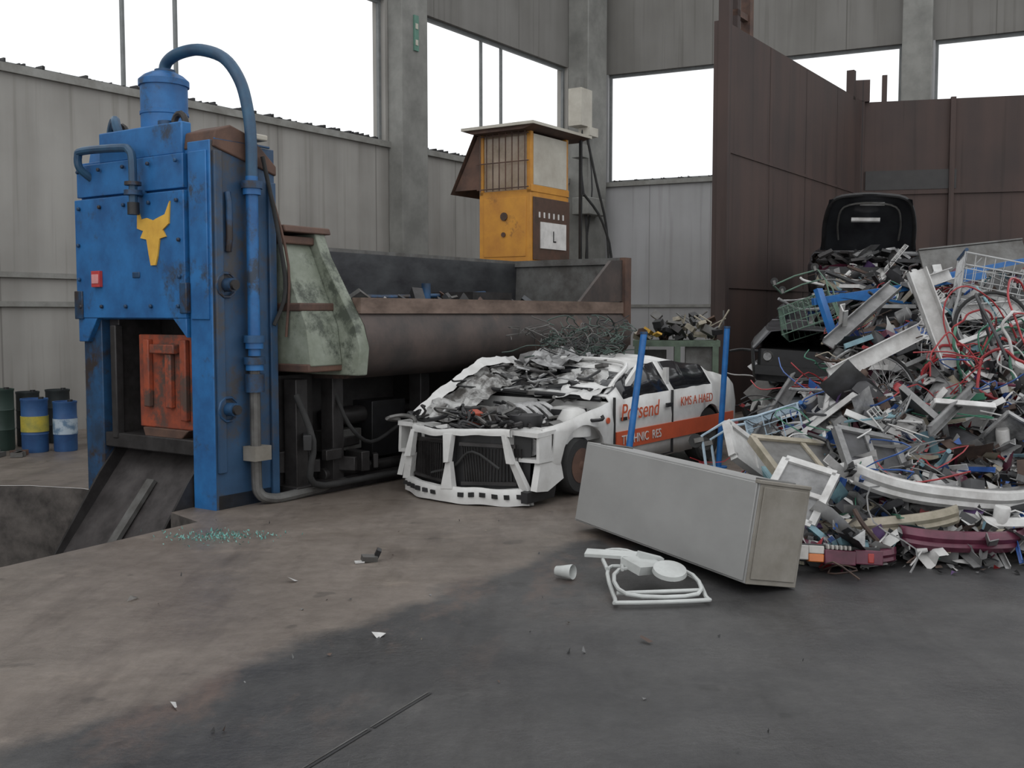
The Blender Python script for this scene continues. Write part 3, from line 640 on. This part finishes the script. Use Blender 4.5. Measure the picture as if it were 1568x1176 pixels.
b.box(1.27,2.41,yS-.004,yS+.02,.195,.205,BLACK)
b.box(1.30,3.85,yS-.006,yS+.01,.34,.50,ORSTR); b.box(1.38,1.48,yS-.012,yS,.60,.63,BLACK)
b.cyl((1.16,.0,.62),(1.16,-.012,.62),.028,ORSTR,n=12); b.box(2.25,2.37,yS-.02,yS,.66,.70,BLACK)
b.box(2.40,2.46,.07,.11,.81,1.04,WHITE); b.prism([(1.5,.80),(1.60,.80),(2.0,1.08),(1.9,1.09)],'y',.1,.14,WHITE)
b.build('decals_and_trim',parent=car,smooth=False)
text('Porsend',.22,ORSTR,(1.36,-.02,.60),(math.radians(90),0,0),car,'door_lettering',.15)
text('TECHNIC  RES',.12,WHTXT,(1.38,-.02,.38),(math.radians(90),0,0),car,'stripe_lettering')
text('KMS A HAED',.13,ORSTR,(2.55,-.02,.65),(math.radians(90),0,0),car,'side_lettering')
b=MB(); GW=mat('green_wire',(.06,.10,.08),(.03,.045,.04),rough=.5)
for k in range(80):
    p=Vector((U(1.9,3.0),U(.7,1.4),1.14+U(0,.2))); pts=[p]
    for j in range(6): pts.append(pts[-1]+Vector((U(-.16,.16),U(-.16,.16),U(-.07,.10)))); pts[-1].z=max(1.14,min(1.56,pts[-1].z)); pts[-1].y=min(pts[-1].y,1.5)
    b.tube(pts,.006,random.choice([GW,GW,BLACK,STEEL_M]),n=4,sub=3)
b.build('wire_tangle',TC)

for (x,y,x2,y2,z2) in ((.98,9.28-.15,1.16,9.2,1.42),(2.15,10.8,2.2,10.7,1.45)):
    b=MB(); b.cyl((x,y,0),(x2,y2,z2),.030,POLEB,n=14); b.cyl((x,y,0),(x,y,.015),.09,POLEB,n=16); b.cyl((x2,y2,z2),(x2,y2,z2+.02),.034,BLUED,n=12)
    b.build('blue_pole')

# ------------------------------------------------------------ grey cabinet
TQ=Matrix.Translation((1.32,5.84,.07))@Matrix.Rotation(math.radians(25),4,'Z')@Matrix.Rotation(math.radians(10),4,'Y')
b=MB(); b.box(0,.36,0,2.02,0.0,.59,CABW)
b.box(-.012,.0,.015,2.0,.012,.578,CABW); b.box(.0,.36,-.012,0,.0,.59,CABT); b.box(.02,.34,-.02,-.012,.03,.56,CABT); b.box(.02,.34,2.02,2.03,.04,.55,CABT)
b.box(-.015,.36,-.02,.03,.575,.596,CABT)
for y in (.05,1.85): b.box(.05,.3,y,y+.06,.59,.602,STEEL_M)
b.build('metal_cabinet',TQ,bevel=.008)

# ------------------------------------------------------------ folded chair frame
TH=frame(.80,5.85,0.01,10)
b=MB()
def ring(pts,r=.012,m=WMETAL): b.tube(pts,r,m,n=8,closed=True,sub=4)
ring([(-.24,-.22,.02),(.20,-.25,.02),(.25,-.18,.02),(.27,.15,.06),(-.02,.28,.08),(-.18,.30,.08),(-.26,-.14,.02)])
ring([(-.2,-.16,.05),(.2,-.19,.04),(.22,.1,.10),(-.16,.14,.11)])
b.tube([(-.24,-.1,.04),(.24,-.12,.04)],.012,WMETAL); b.tube([(-.2,.25,.09),(-.16,.5,.13),(.0,.52,.13),(.15,.2,.10)],.012,WMETAL,sub=4); b.tube([(-.15,.1,.12),(-.05,.46,.14)],.010,WMETAL)
b.lathe([(.01,0),(.08,.005),(.10,.02),(.095,.045),(.02,.05)],WMETAL,Matrix.Translation((.11,.04,.09))@Matrix.Rotation(.3,4,'X'),24)
b.obox((-.12,.40,.14),(.34,.09,.02),(.15,.0,-.45),WMETAL); b.obox((.0,.18,.12),(.22,.16,.05),(.2,.1,.5),WMETAL); b.obox((.06,.26,.13),(.16,.05,.07),(.1,.3,.2),WMETAL)
b.build('folded_high_chair_frame',TH)
b=MB(); b.lathe([(.03,0),(.042,.11),(.045,.115),(.045,.10),(.03,.01)],WMETAL,Matrix.Translation((.27,6.25,.042))@Euler((1.5,0,1.0)).to_matrix().to_4x4(),18); b.build('plastic_cup')

# ------------------------------------------------------------ SCRAP PILE
def xl(y):
    if y<9.5: return 1.75+.20*(max(6.3,y)-6.3)
    if y<12: return 2.39+.50*(y-9.5)
    return max(3.64-.12*(y-12), 3.5+.68*(y-16.3)+.55)
def smin(a,b_,k=.25):
    h=max(0,min(1,.5+.5*(b_-a)/k)); return b_+(a-b_)*h-k*h*(1-h)
def H(x,y):
    df=y-6.45-.05*(x-2); dl=x-xl(y)
    if df<0 or dl<0: return 0
    h=smin(smin(.40*df,1.7*dl),1.70+.06*max(0,y-11)+.08*min(x-4,2))
    h=max(h,0)
    return h*(1+.20*noise.noise(Vector((x*1.3,y*1.3,0)))+.1*noise.noise(Vector((x*4,y*4,3))))
b=MB(); nx,ny=90,110
def mnd(u,v):
    x=1.6+10.4*u; y=6.3+11.6*v
    return Vector((max(x,xl(y)-.1),y,H(x,y)-.06))
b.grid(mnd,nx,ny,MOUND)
COL=[mat('scrap_white',(.60,.60,.59),(.38,.37,.36),rough=.4,scale=5),mat('scrap_grey',(.25,.25,.25),(.12,.12,.12),rough=.45,metal=.3,scale=5),ALU,mat('scrap_dark',(.045,.045,.05),(.018,.018,.018),rough=.5),
 mat('scrap_brown',(.10,.065,.05),(.045,.03,.026),rough=.8),mat('scrap_red',(.38,.035,.04),(.22,.02,.025),rough=.4),mat('scrap_blue',(.03,.10,.34),(.02,.06,.2),rough=.4),
 mat('scrap_green',(.05,.19,.12),(.03,.11,.07),rough=.5),mat('scrap_beige',(.34,.30,.24),(.2,.18,.13),rough=.6),mat('scrap_teal',(.20,.36,.40),(.12,.2,.25),rough=.5),mat('scrap_maroon',(.12,.025,.05),(.06,.012,.025),rough=.35),mat('scrap_purple',(.14,.08,.2),(.07,.04,.11),rough=.5)]
WT=[25,18,14,30,10,3.6,4.6,1.6,6,3.4,3.6,1.2]
def rc(): return random.choices(COL,WT)[0]
def sample(y0,y1):
    while True:
        y=U(y0,y1); x=U(1.75,min(.56*y+.4,8.5))
        if H(x,y)>.02: return x,y,H(x,y)
def piece(b,p,s,m,kind,tilt=1.2):
    rr=Euler((U(-tilt,tilt),U(-tilt,tilt),U(0,6.28))).to_matrix()
    if kind=='sheet':
        a,c=U(.12,.5)*s,U(.08,.3)*s; ph=U(0,9); am=U(.01,.06)*s; k1=U(3,8)
        b.grid(lambda u,v:p+rr@Vector(((u-.5)*a,(v-.5)*c,am*math.sin(u*k1+ph)+am*.6*math.sin(v*6+ph+u*3))),5,3,m)
    elif kind=='box': b.obox(p,(U(.05,.25)*s,U(.04,.18)*s,U(.02,.12)*s),(U(-1,1),U(-1,1),U(0,6)),m)
    elif kind=='bar':
        l=U(.3,.9)*s; T=Matrix.Translation(p)@Euler((U(-.5,.5),U(-.55,.55),U(0,6.28))).to_matrix().to_4x4(); w=U(.02,.06); b.box(-l/2,l/2,0,w,0,.006,m,T); b.box(-l/2,l/2,0,.006,0,w,m,T)
    elif kind=='tube':
        pts=[p]; dr=rr@Vector((1,0,0)); dr.z*=.4
        for j in range(3): pts.append(pts[-1]+(dr+Vector((U(-.5,.5),U(-.5,.5),U(-.3,.25))))*U(.1,.25)*s)
        b.tube(pts,U(.008,.02),m,n=6,sub=3)
    elif kind=='wire':
        pts=[p]
        for j in range(6): pts.append(pts[-1]+Vector((U(-.15,.15),U(-.15,.15),U(-.1,.08)))*s)
        b.tube(pts,.006,m,n=4,sub=3)
    elif kind=='ring':
        r_=U(.06,.18)*s; b.tube([p+rr@Vector((r_*math.cos(t*math.tau/12),r_*math.sin(t*math.tau/12),0)) for t in range(12)],U(.006,.015),m,n=6,closed=True)
    elif kind=='can':
        T=Matrix.Translation(p)@rr.to_4x4(); r_=U(.03,.08)*s; h_=U(.08,.25)*s; b.lathe([(r_*.9,0),(r_,.01),(r_*.97,h_*.5),(r_,h_-.01),(r_*.9,h_)],m,T,12)
    elif kind=='chip':
        a=U(.03,.10)*s; c=U(.02,.07)*s; V=[rr@Vector(q)+p for q in ((-a,-c,0),(a,-c*U(.3,1),U(-.02,.02)),(a*U(.4,1),c,U(-.02,.03)),(-a*U(.5,1),c,0))]; b.add(V,[(0,1,2,3)],m)
    elif kind=='rack':
        a,c=U(.4,.8)*s,U(.25,.5)*s; T=Matrix.Translation(p)@rr.to_4x4(); n_=int(a/.05)
        b.tube([T@Vector(q) for q in ((-a/2,-c/2,0),(a/2,-c/2,0),(a/2,c/2,0),(-a/2,c/2,0))],.008,m,n=5,closed=True)
        for i in range(1,n_): xx=-a/2+a*i/n_; b.tube([T@Vector((xx,-c/2,0)),T@Vector((xx,c/2,0))],.004,m,n=4)
        for yy in (-c/6,c/6): b.tube([T@Vector((-a/2,yy,.005)),T@Vector((a/2,yy,.005))],.005,m,n=4)
    elif kind=='door':
        a,c=U(.4,.8)*s,U(.3,.5)*s; T=Matrix.Translation(p)@rr.to_4x4(); d_=.04
        b.box(-a/2,a/2,-c/2,c/2,0,.006,m,T)
        for q in (-1,1): b.box(-a/2,a/2,q*c/2-.006,q*c/2+.006,-d_,.006,m,T); b.box(q*a/2-.006,q*a/2+.006,-c/2,c/2,-d_,.006,m,T)
kinds=['sheet']*10+['box']*6+['bar']*5+['tube']*4+['wire']*4+['ring']*1+['can']*2
for k in range(130):
    x,y,h=sample(7.6,14.0); piece(b,Vector((x,y,h+U(0,.08))),U(.6,1.05),random.choices(COL,[40,16,8,26,5,0,3,0,8,3,0,0])[0],'door',.8)
for k in range(30):
    x,y,h=sample(7.6,13.5); piece(b,Vector((x,y,h+U(.05,.12))),U(.7,1.1),random.choice([ALU,COL[1],COL[0],COL[9]]),'rack',1.0)
for k in range(260):
    x,y,h=sample(7.2,13.0); piece(b,Vector((x,y,h+U(.05,.15))),U(1.2,2.2),random.choice([COL[3],COL[3],COL[1],COL[0],COL[5],COL[5],COL[6],COL[7]]),'wire')
for k in range(2300):
    x,y,h=sample(6.4,15.2); s=U(.6,1.2)*(1+.05*(y-7)); piece(b,Vector((x,y,h+U(-.04,.10))),s,rc(),random.choice(kinds))
for k in range(5200):
    x,y,h=sample(6.4,12.5); piece(b,Vector((x,y,h+U(0,.13))),U(.5,1.2),rc(),'chip')
for k in range(170):
    x=U(3.9,5.2); y=U(12.9,14.2); z=1.45+.4*min(1,(x-3.6)/1.2)+U(-.15,.1)
    piece(b,Vector((x,y,z)),U(.8,1.3),rc(),random.choice(kinds+['door','rack']),.8)
b.build('scrap_metal_pile',smooth=True,recalc=False)

def shp(name,T,fn): 
    b=MB(); fn(b); return b.build(name,T,bevel=.004)
def cart(T,m,mh):
    b=MB(); w,l,h=.5,.8,.45
    def P(u,v,z):
        t=.78+.22*v; return Vector(((u-.5)*w*(t+.12*z/h),(v-.5)*l*(1+.12*z/h),.5+z))
    for z in (0,.15,.3,.45):
        b.tube([P(0,0,z),P(1,0,z),P(1,1,z),P(0,1,z)],.008 if z in(0,.45) else .005,m,n=5,closed=True)
    for i in range(11):
        v=i/10
        for u in (0,1): b.tube([P(u,v,0),P(u,v,.45)],.004,m,n=4)
        b.tube([P(0,v,0),P(1,v,0)],.004,m,n=4)
    for i in range(9):
        u=i/8
        for v in (0,1): b.tube([P(u,v,0),P(u,v,.45)],.004,m,n=4)
        b.tube([P(u,0,0),P(u,1,0)],.004,m,n=4)
    b.tube([(-.26,.45,.98),(.26,.45,.98)],.018,mh,n=8)
    for sx in (-.24,.24):
        b.tube([(sx,.45,.98),(sx,.42,.6),(sx,.36,.12),(sx,-.36,.12)],.013,m,n=6,sub=2)
        for yy in (.33,-.33):
            b.cyl((sx-.012,yy,.06),(sx+.012,yy,.06),.06,RUBBER,n=14); b.box(sx-.02,sx+.02,yy-.02,yy+.02,.05,.13,STEEL_M)
    b.tube([(-.24,-.36,.12),(.24,-.36,.12)],.013,m,n=6)
    return b.build('shopping_cart',T)
def ER(x,y,z,a,b_,c,s=1): return Matrix.Translation((x,y,z))@Euler((math.radians(a),math.radians(b_),math.radians(c))).to_matrix().to_4x4()@Matrix.Scale(s,4)@Matrix.Translation((0,0,-.5))
SC=mat('cart_chrome',(.5,.51,.51),(.36,.36,.36),rough=.3,metal=.6)
SCB=mat('cart_pale_blue',(.42,.52,.60),(.3,.4,.48),rough=.4)
cart(ER(2.12,8.9,.27,75,10,70),SCB,POLEB)
cart(ER(4.75,10.2,1.62,12,8,75),SC,BLUED)
cart(ER(3.5,12.5,1.72,160,15,60,.75),mat('cart_green',(.12,.2,.15)),RED)
# bicycle wheels half buried in the heap
def bike_wheel(T):
    b=MB(); n_=28; r_=.31
    b.tube([(r_*math.cos(t*math.tau/n_),r_*math.sin(t*math.tau/n_),0) for t in range(n_)],.016,RUBBER,n=8,closed=True)
    b.tube([(.285*math.cos(t*math.tau/n_),.285*math.sin(t*math.tau/n_),0) for t in range(n_)],.008,ALU,n=6,closed=True)
    b.cyl((0,0,-.05),(0,0,.05),.02,ALU,n=10)
    for t in range(24):
        a=t*math.tau/24; zz=.035*(-1)**t; b.tube([(.018*math.cos(a+.6),.018*math.sin(a+.6),zz),(.283*math.cos(a),.283*math.sin(a),0)],.0025,ALU,n=4)
    b.build('bicycle_wheel',T)
bike_wheel(Matrix.Translation((3.15,8.75,.98))@Euler((1.1,.4,.2)).to_matrix().to_4x4()); bike_wheel(Matrix.Translation((4.35,9.5,1.5))@Euler((1.2,-.3,-.3)).to_matrix().to_4x4())
b=MB()
def channel(p0,p1,w,m,roll=0):
    p0=Vector(p0);p1=Vector(p1);d=p1-p0; T=Matrix.Translation(p0)@d.to_track_quat('X','Z').to_matrix().to_4x4()@Matrix.Rotation(roll,4,'X'); L=d.length
    b.box(0,L,-w/2,w/2,0,.012,m,T); b.box(0,L,-w/2,-w/2+.01,0,w*.5,m,T); b.box(0,L,w/2-.01,w/2,0,w*.5,m,T)
channel((2.62,8.6,1.08),(3.50,9.0,1.44),.14,COL[0],1.2); channel((3.45,9.0,1.96),(3.70,8.8,1.14),.16,COL[0],.9); channel((2.5,8.4,.55),(2.72,8.8,1.10),.11,COL[0],1)
channel((2.9,9.6,1.3),(3.75,10.3,1.85),.13,COL[1],.6); channel((3.05,9.7,1.65),(3.15,10.1,1.25),.1,COL[0],1.3); channel((1.98,8.9,.35),(2.6,9.6,1.0),.12,COL[1],1.1)
channel((4.2,9.8,1.6),(5.2,9.9,1.68),.15,COL[0],1.4); channel((3.0,7.5,.75),(3.6,8.2,1.0),.08,COL[1],1.4); channel((3.9,10.3,1.85),(4.5,10.8,2.0),.12,COL[0],1.2); channel((2.75,8.3,.9),(3.4,8.5,.72),.09,COL[0],.8)
b.build('white_steel_channels')
b=MB()
b.beam((3.1,10.8,1.72),(4.95,11.0,2.0),.07,.07,POLEB); b.beam((3.15,10.8,1.85),(3.3,10.6,1.25),.09,.05,POLEB); b.beam((3.3,10.5,1.78),(4.2,10.9,1.68),.06,.05,POLEB); b.beam((4.3,11,1.95),(5.7,11.4,2.2),.05,.05,POLEB)
b.obox((3.35,10.3,1.36),(.3,.25,.16),(.3,.4,.5),mat('blue_motor',(.03,.06,.22)))
b.build('blue_steel_frame')
shp('grey_sheet_panel',Matrix.Translation((5.15,11.7,2.18))@Euler((math.radians(68),math.radians(-6),math.radians(4))).to_matrix().to_4x4(),lambda b:(b.box(-.6,.6,-.19,.19,-.015,.015,STEEL_M),b.box(-.6,.6,-.21,-.19,-.03,.03,STEEL_M),b.box(-.6,.6,.19,.21,-.03,.03,STEEL_M),b.box(-.5,-.4,-.1,0,.015,.03,COL[0])))
b=MB()
for k in range(24):
    c=Vector((U(3.6,4.5),U(8.5,9.2),U(1.0,1.5))); r_=U(.10,.30); rr=Euler((U(.8,2.2),U(-.6,.6),U(-1,1))).to_matrix(); n_=random.randint(6,11); sq=U(.6,1.8)
    b.tube([c+rr@Vector((r_*math.cos(t*.5)+U(-.03,.03),r_*sq*math.sin(t*.5)+U(-.03,.03),.03*t)) for t in range(n_)],random.choice([.009,.013,.007]),random.choice([COL[5],COL[5],COL[5],COL[3],COL[0],COL[7]]),n=7,sub=3)
b.build('red_hoses_and_tubes')
b=MB()
def panel(c,sx,sy,rot,m,m2):
    T=Matrix.Translation(c)@Euler(rot).to_matrix().to_4x4(); b.box(-sx/2,sx/2,-sy/2,sy/2,-.01,.01,m2,T)
    for s_ in (-1,1): b.box(-sx/2,sx/2,s_*sy/2-.025,s_*sy/2+.025,-.025,.03,m,T); b.box(s_*sx/2-.025,s_*sx/2+.025,-sy/2,sy/2,-.025,.03,m,T)
    b.box(-.02,.02,-sy/2,sy/2,.01,.025,m,T)
panel((2.2,7.5,.52),.85,.5,(.5,.12,.35),COL[8],STEEL_M); panel((1.92,6.95,.40),.5,.35,(.3,-.6,.9),COL[0],COL[1]); panel((2.6,7.5,.58),.45,.45,(.6,.2,.1),COL[1],COL[3]); panel((2.12,7.0,.26),.6,.4,(.3,.1,-.2),COL[8],COL[8])
panel((1.85,7.9,.5),.7,.3,(1.0,.5,.7),COL[0],COL[0])
b.build('discarded_cabinet_doors')
b=MB()
def bumper(c,l,h,bow,rot,m):
    T=Matrix.Translation(c)@Euler(rot).to_matrix().to_4x4()
    prof=[(0,-h/2),(.05,-h/2+.01),(.07,-h/6),(.05,0),(.06,h/4),(.03,h/2),(0,h/2)]
    def f(u,v):
        t=(u-.5)*2; k=v*6; i=min(int(k),5); w=k-i; px=prof[i][0]*(1-w)+prof[i+1][0]*w; pz=prof[i][1]*(1-w)+prof[i+1][1]*w
        return T@Vector((t*l/2*(1-.05*t*t),-px-bow*(1-abs(t)**3),pz))
    b.grid(f,22,12,m)
bumper((2.95,7.05,.46),1.4,.15,.16,(.5,.12,.1),COL[0]); bumper((2.45,6.85,.24),1.0,.12,.10,(.2,-.12,-.15),COL[8]); bumper((3.4,7.2,.50),1.1,.16,.15,(1.0,-.15,-.3),COL[1]); bumper((2.9,6.7,.16),.9,.12,.12,(.1,.05,.15),COL[10]); bumper((3.5,6.95,.26),1.0,.14,.15,(.3,-.1,.05),COL[0]); bumper((2.15,6.6,.10),.6,.09,.08,(.2,.05,-.2),COL[10])
b.build('car_bumpers',solid=.008)
b=MB(); LR=mat('red_lens',(.30,.02,.015),rough=.15); LO=mat('orange_lens',(.6,.18,.05),rough=.15); LC=mat('clear_lens',(.5,.48,.45),rough=.1)
T=Matrix.Translation((1.90,6.36,.12))@Euler((-.2,.08,.10)).to_matrix().to_4x4()
b.box(-.16,.40,.02,.10,-.05,.06,BLACK,T); b.box(-.16,-.08,-.02,.02,-.04,.05,LC,T); b.box(-.08,.02,-.02,.02,-.05,.0,LO,T); b.box(-.08,.02,-.02,.02,.0,.05,LC,T); b.box(.02,.22,-.03,.02,-.06,.03,COL[10],T); b.box(.22,.40,-.02,.02,-.05,.04,COL[10],T); b.box(.3,.34,-.025,.02,-.04,.02,LR,T)
for k in range(6): b.box(.04+k*.028,.055+k*.028,-.02,.02,.03,.06,LC,T)
b.build('tail_light_cluster',bevel=.006)
DCP=mat('black_car_paint',(.03,.032,.036),(.015,.015,.018),rough=.3,scale=3,rust=(.08,.08,.08),rust_amt=.68)
SVP=mat('silver_car_paint',(.26,.28,.31),(.13,.14,.15),rough=.35,scale=3,bump=.2)
def scrapcar(T,paint,sq,crump_,hatch=False):
    e=empty('crushed_scrap_car',T); b=MB()
    car_loft(b,.05,4.15,paint,GLASSD,roof=ROOF,belt=BELT,wid=WID,open_x=(1.25 if hatch else 0))
    ob=b.build('body',parent=e,recalc=False,ang=45)
    for v in ob.data.vertices:
        c=v.co; c.z=c.z*sq+crump_*noise.noise(c*3)+crump_*.5*noise.noise(c*7); c.y+=crump_*noise.noise(c*2.5+Vector((5,5,5))); c.x+=crump_*noise.noise(c*2+Vector((2,8,5)))
    q=ob.modifiers.new('s','SOLIDIFY'); q.thickness=.015
    b=MB(); b.box(.2,3.9,.2,1.5,.1,.55*sq,BLACK)
    for y in (.33,1.35): b.cyl((.06,y,.46*sq),(.13,y,.46*sq),.07,STEEL_M,n=16); b.cyl((.045,y,.46*sq),(.06,y,.46*sq),.05,ALU,n=16)
    b.box(.0,.08,.2,1.48,.22*sq,.34*sq,BLACK); b.box(.06,.2,.25,1.43,.34*sq,.56*sq,BLACK)
    wheel(b,.82,.15,1,r=.26); wheel(b,3.3,.15,1,r=.26)
    b.build('chassis_and_lamps',parent=e)
    if hatch:
        b=MB()
        def f(u,v):
            y=.14+1.38*u; return Vector((1.25-.75*v+.05*math.sin(u*9), y+.12*(u-.5)*v*-2, .80+.76*v*(1-.1*(2*u-1)**2)+.05*math.sin(v*3)))
        b.grid(f,14,10,paint)
        fr=[f(0.03,0.05),f(0.0,.5),f(.05,.95),f(.3,1.0),f(.7,1.0),f(.95,.95),f(1.0,.5),f(.97,.05)]; b.tube(fr,.03,BLACK,sub=4,n=8)
        g=[f(0.18,0.2),f(0.15,.5),f(.2,.8),f(.5,.84),f(.8,.8),f(.85,.5),f(.82,.2)]; b.tube([p+Vector((-.03,0,-.02)) for p in g],.015,STEEL_M,sub=4,n=6)
        b.obox((.72,.88,1.22),(.03,.4,.06),(0,.6,0),COL[0]); b.obox((.60,.8,1.44),(.03,.34,.035),(0,.6,0),COL[0])
        for k in range(60): b.obox((U(.2,1.2),U(.2,1.45),.56+U(0,.18)),(U(.05,.3),U(.05,.2),.04),(U(-.6,.6),U(-.6,.6),U(0,3)),random.choice([BLACK,STEEL_D,BLACK,STEEL_D,ALU]))
        b.build('raised_bonnet',parent=e,solid=.0)
scrapcar(frame(5.75,14.5,1.72,71.5,2,0),DCP,.9,.04,True)
scrapcar(frame(4.25,11.95,.60,64,3,-2),DCP,.9,.05)
scrapcar(frame(4.1,10.95,.02,62,0,0),SVP,.62,.08)

# ------------------------------------------------------------ litter
b=MB()
for k in range(120):
    y=U(3.2,12); x=U(-.35*y,.5*y); 
    if x>xl(y)-.1 or y>8.2 : continue
    if x< -2.3 and y>3.5: continue
    piece(b,Vector((x,y,.008)),U(.05,.15),random.choice([COL[1],COL[3],COL[1],COL[4],COL[8],COL[3]]),'chip',.4)
for p,m in (((-1.32,6.15,.012),COL[0]),((-1.37,4.15,.01),COL[0]),((.65,5.0,.01),COL[4]),((-2.12,5.75,.01),COL[0]),((-.66,5.1,.01),COL[0])):
    piece(b,Vector(p),.42,m,'chip',.2)
for k in range(140):
    y=U(6.3,7.4); x=U(1.6,3.6); piece(b,Vector((x,y,.015)),U(.15,.4),rc(),'chip',.5)
b.build('floor_litter',recalc=False)
b=MB(); GT=mat('teal_glass_shards',(.17,.42,.38),(.10,.3,.27),rough=.2)
for k in range(340): piece(b,Vector((random.gauss(-2.10,.19),random.gauss(7.42,.10),.004)),U(.04,.12),GT,'chip',.3)
b.build('broken_glass_shards',recalc=False)
b=MB(); b.obox((-.92,6.65,.025),(.1,.05,.035),(.2,.1,.4),STEEL_M); b.obox((-.87,6.68,.05),(.03,.04,.06),(.3,.4,.2),BLACK); b.obox((-.98,6.62,.008),(.06,.04,.01),(0,0,.3),COL[0]); b.build('metal_bracket_scrap')
b=MB()
for k in range(60):
    y=U(5,8.5); x=-.42*y-U(0,2); piece(b,Vector((x,y,-.85)),U(.8,1.6),random.choice([COL[3],COL[4],COL[3],COL[4]]),random.choice(kinds))
b.build('pit_debris',recalc=False)

# ------------------------------------------------------------ light
w=bpy.data.worlds.new('overcast_sky'); scene.world=w; w.use_nodes=True
w.node_tree.nodes['Background'].inputs['Color'].default_value=(.97,.985,1,1); w.node_tree.nodes['Background'].inputs['Strength'].default_value=1.2
sd=bpy.data.lights.new('soft_daylight','SUN'); sd.energy=.4; sd.angle=math.radians(60); sd.color=(1,.98,.95)
so=bpy.data.objects.new('soft_daylight',sd); scene.collection.objects.link(so); so.rotation_euler=(math.radians(48),0,math.radians(-25))
scene.view_settings.view_transform='Standard'
# ------------------------------------------------------------ camera
cd=bpy.data.cameras.new('camera'); cd.sensor_width=36; cd.lens=1600/1568*36
co=bpy.data.objects.new('camera',cd); scene.collection.objects.link(co); co.location=(0,0,1.6); co.rotation_euler=(math.radians(90-3.86),0,0); scene.camera=co
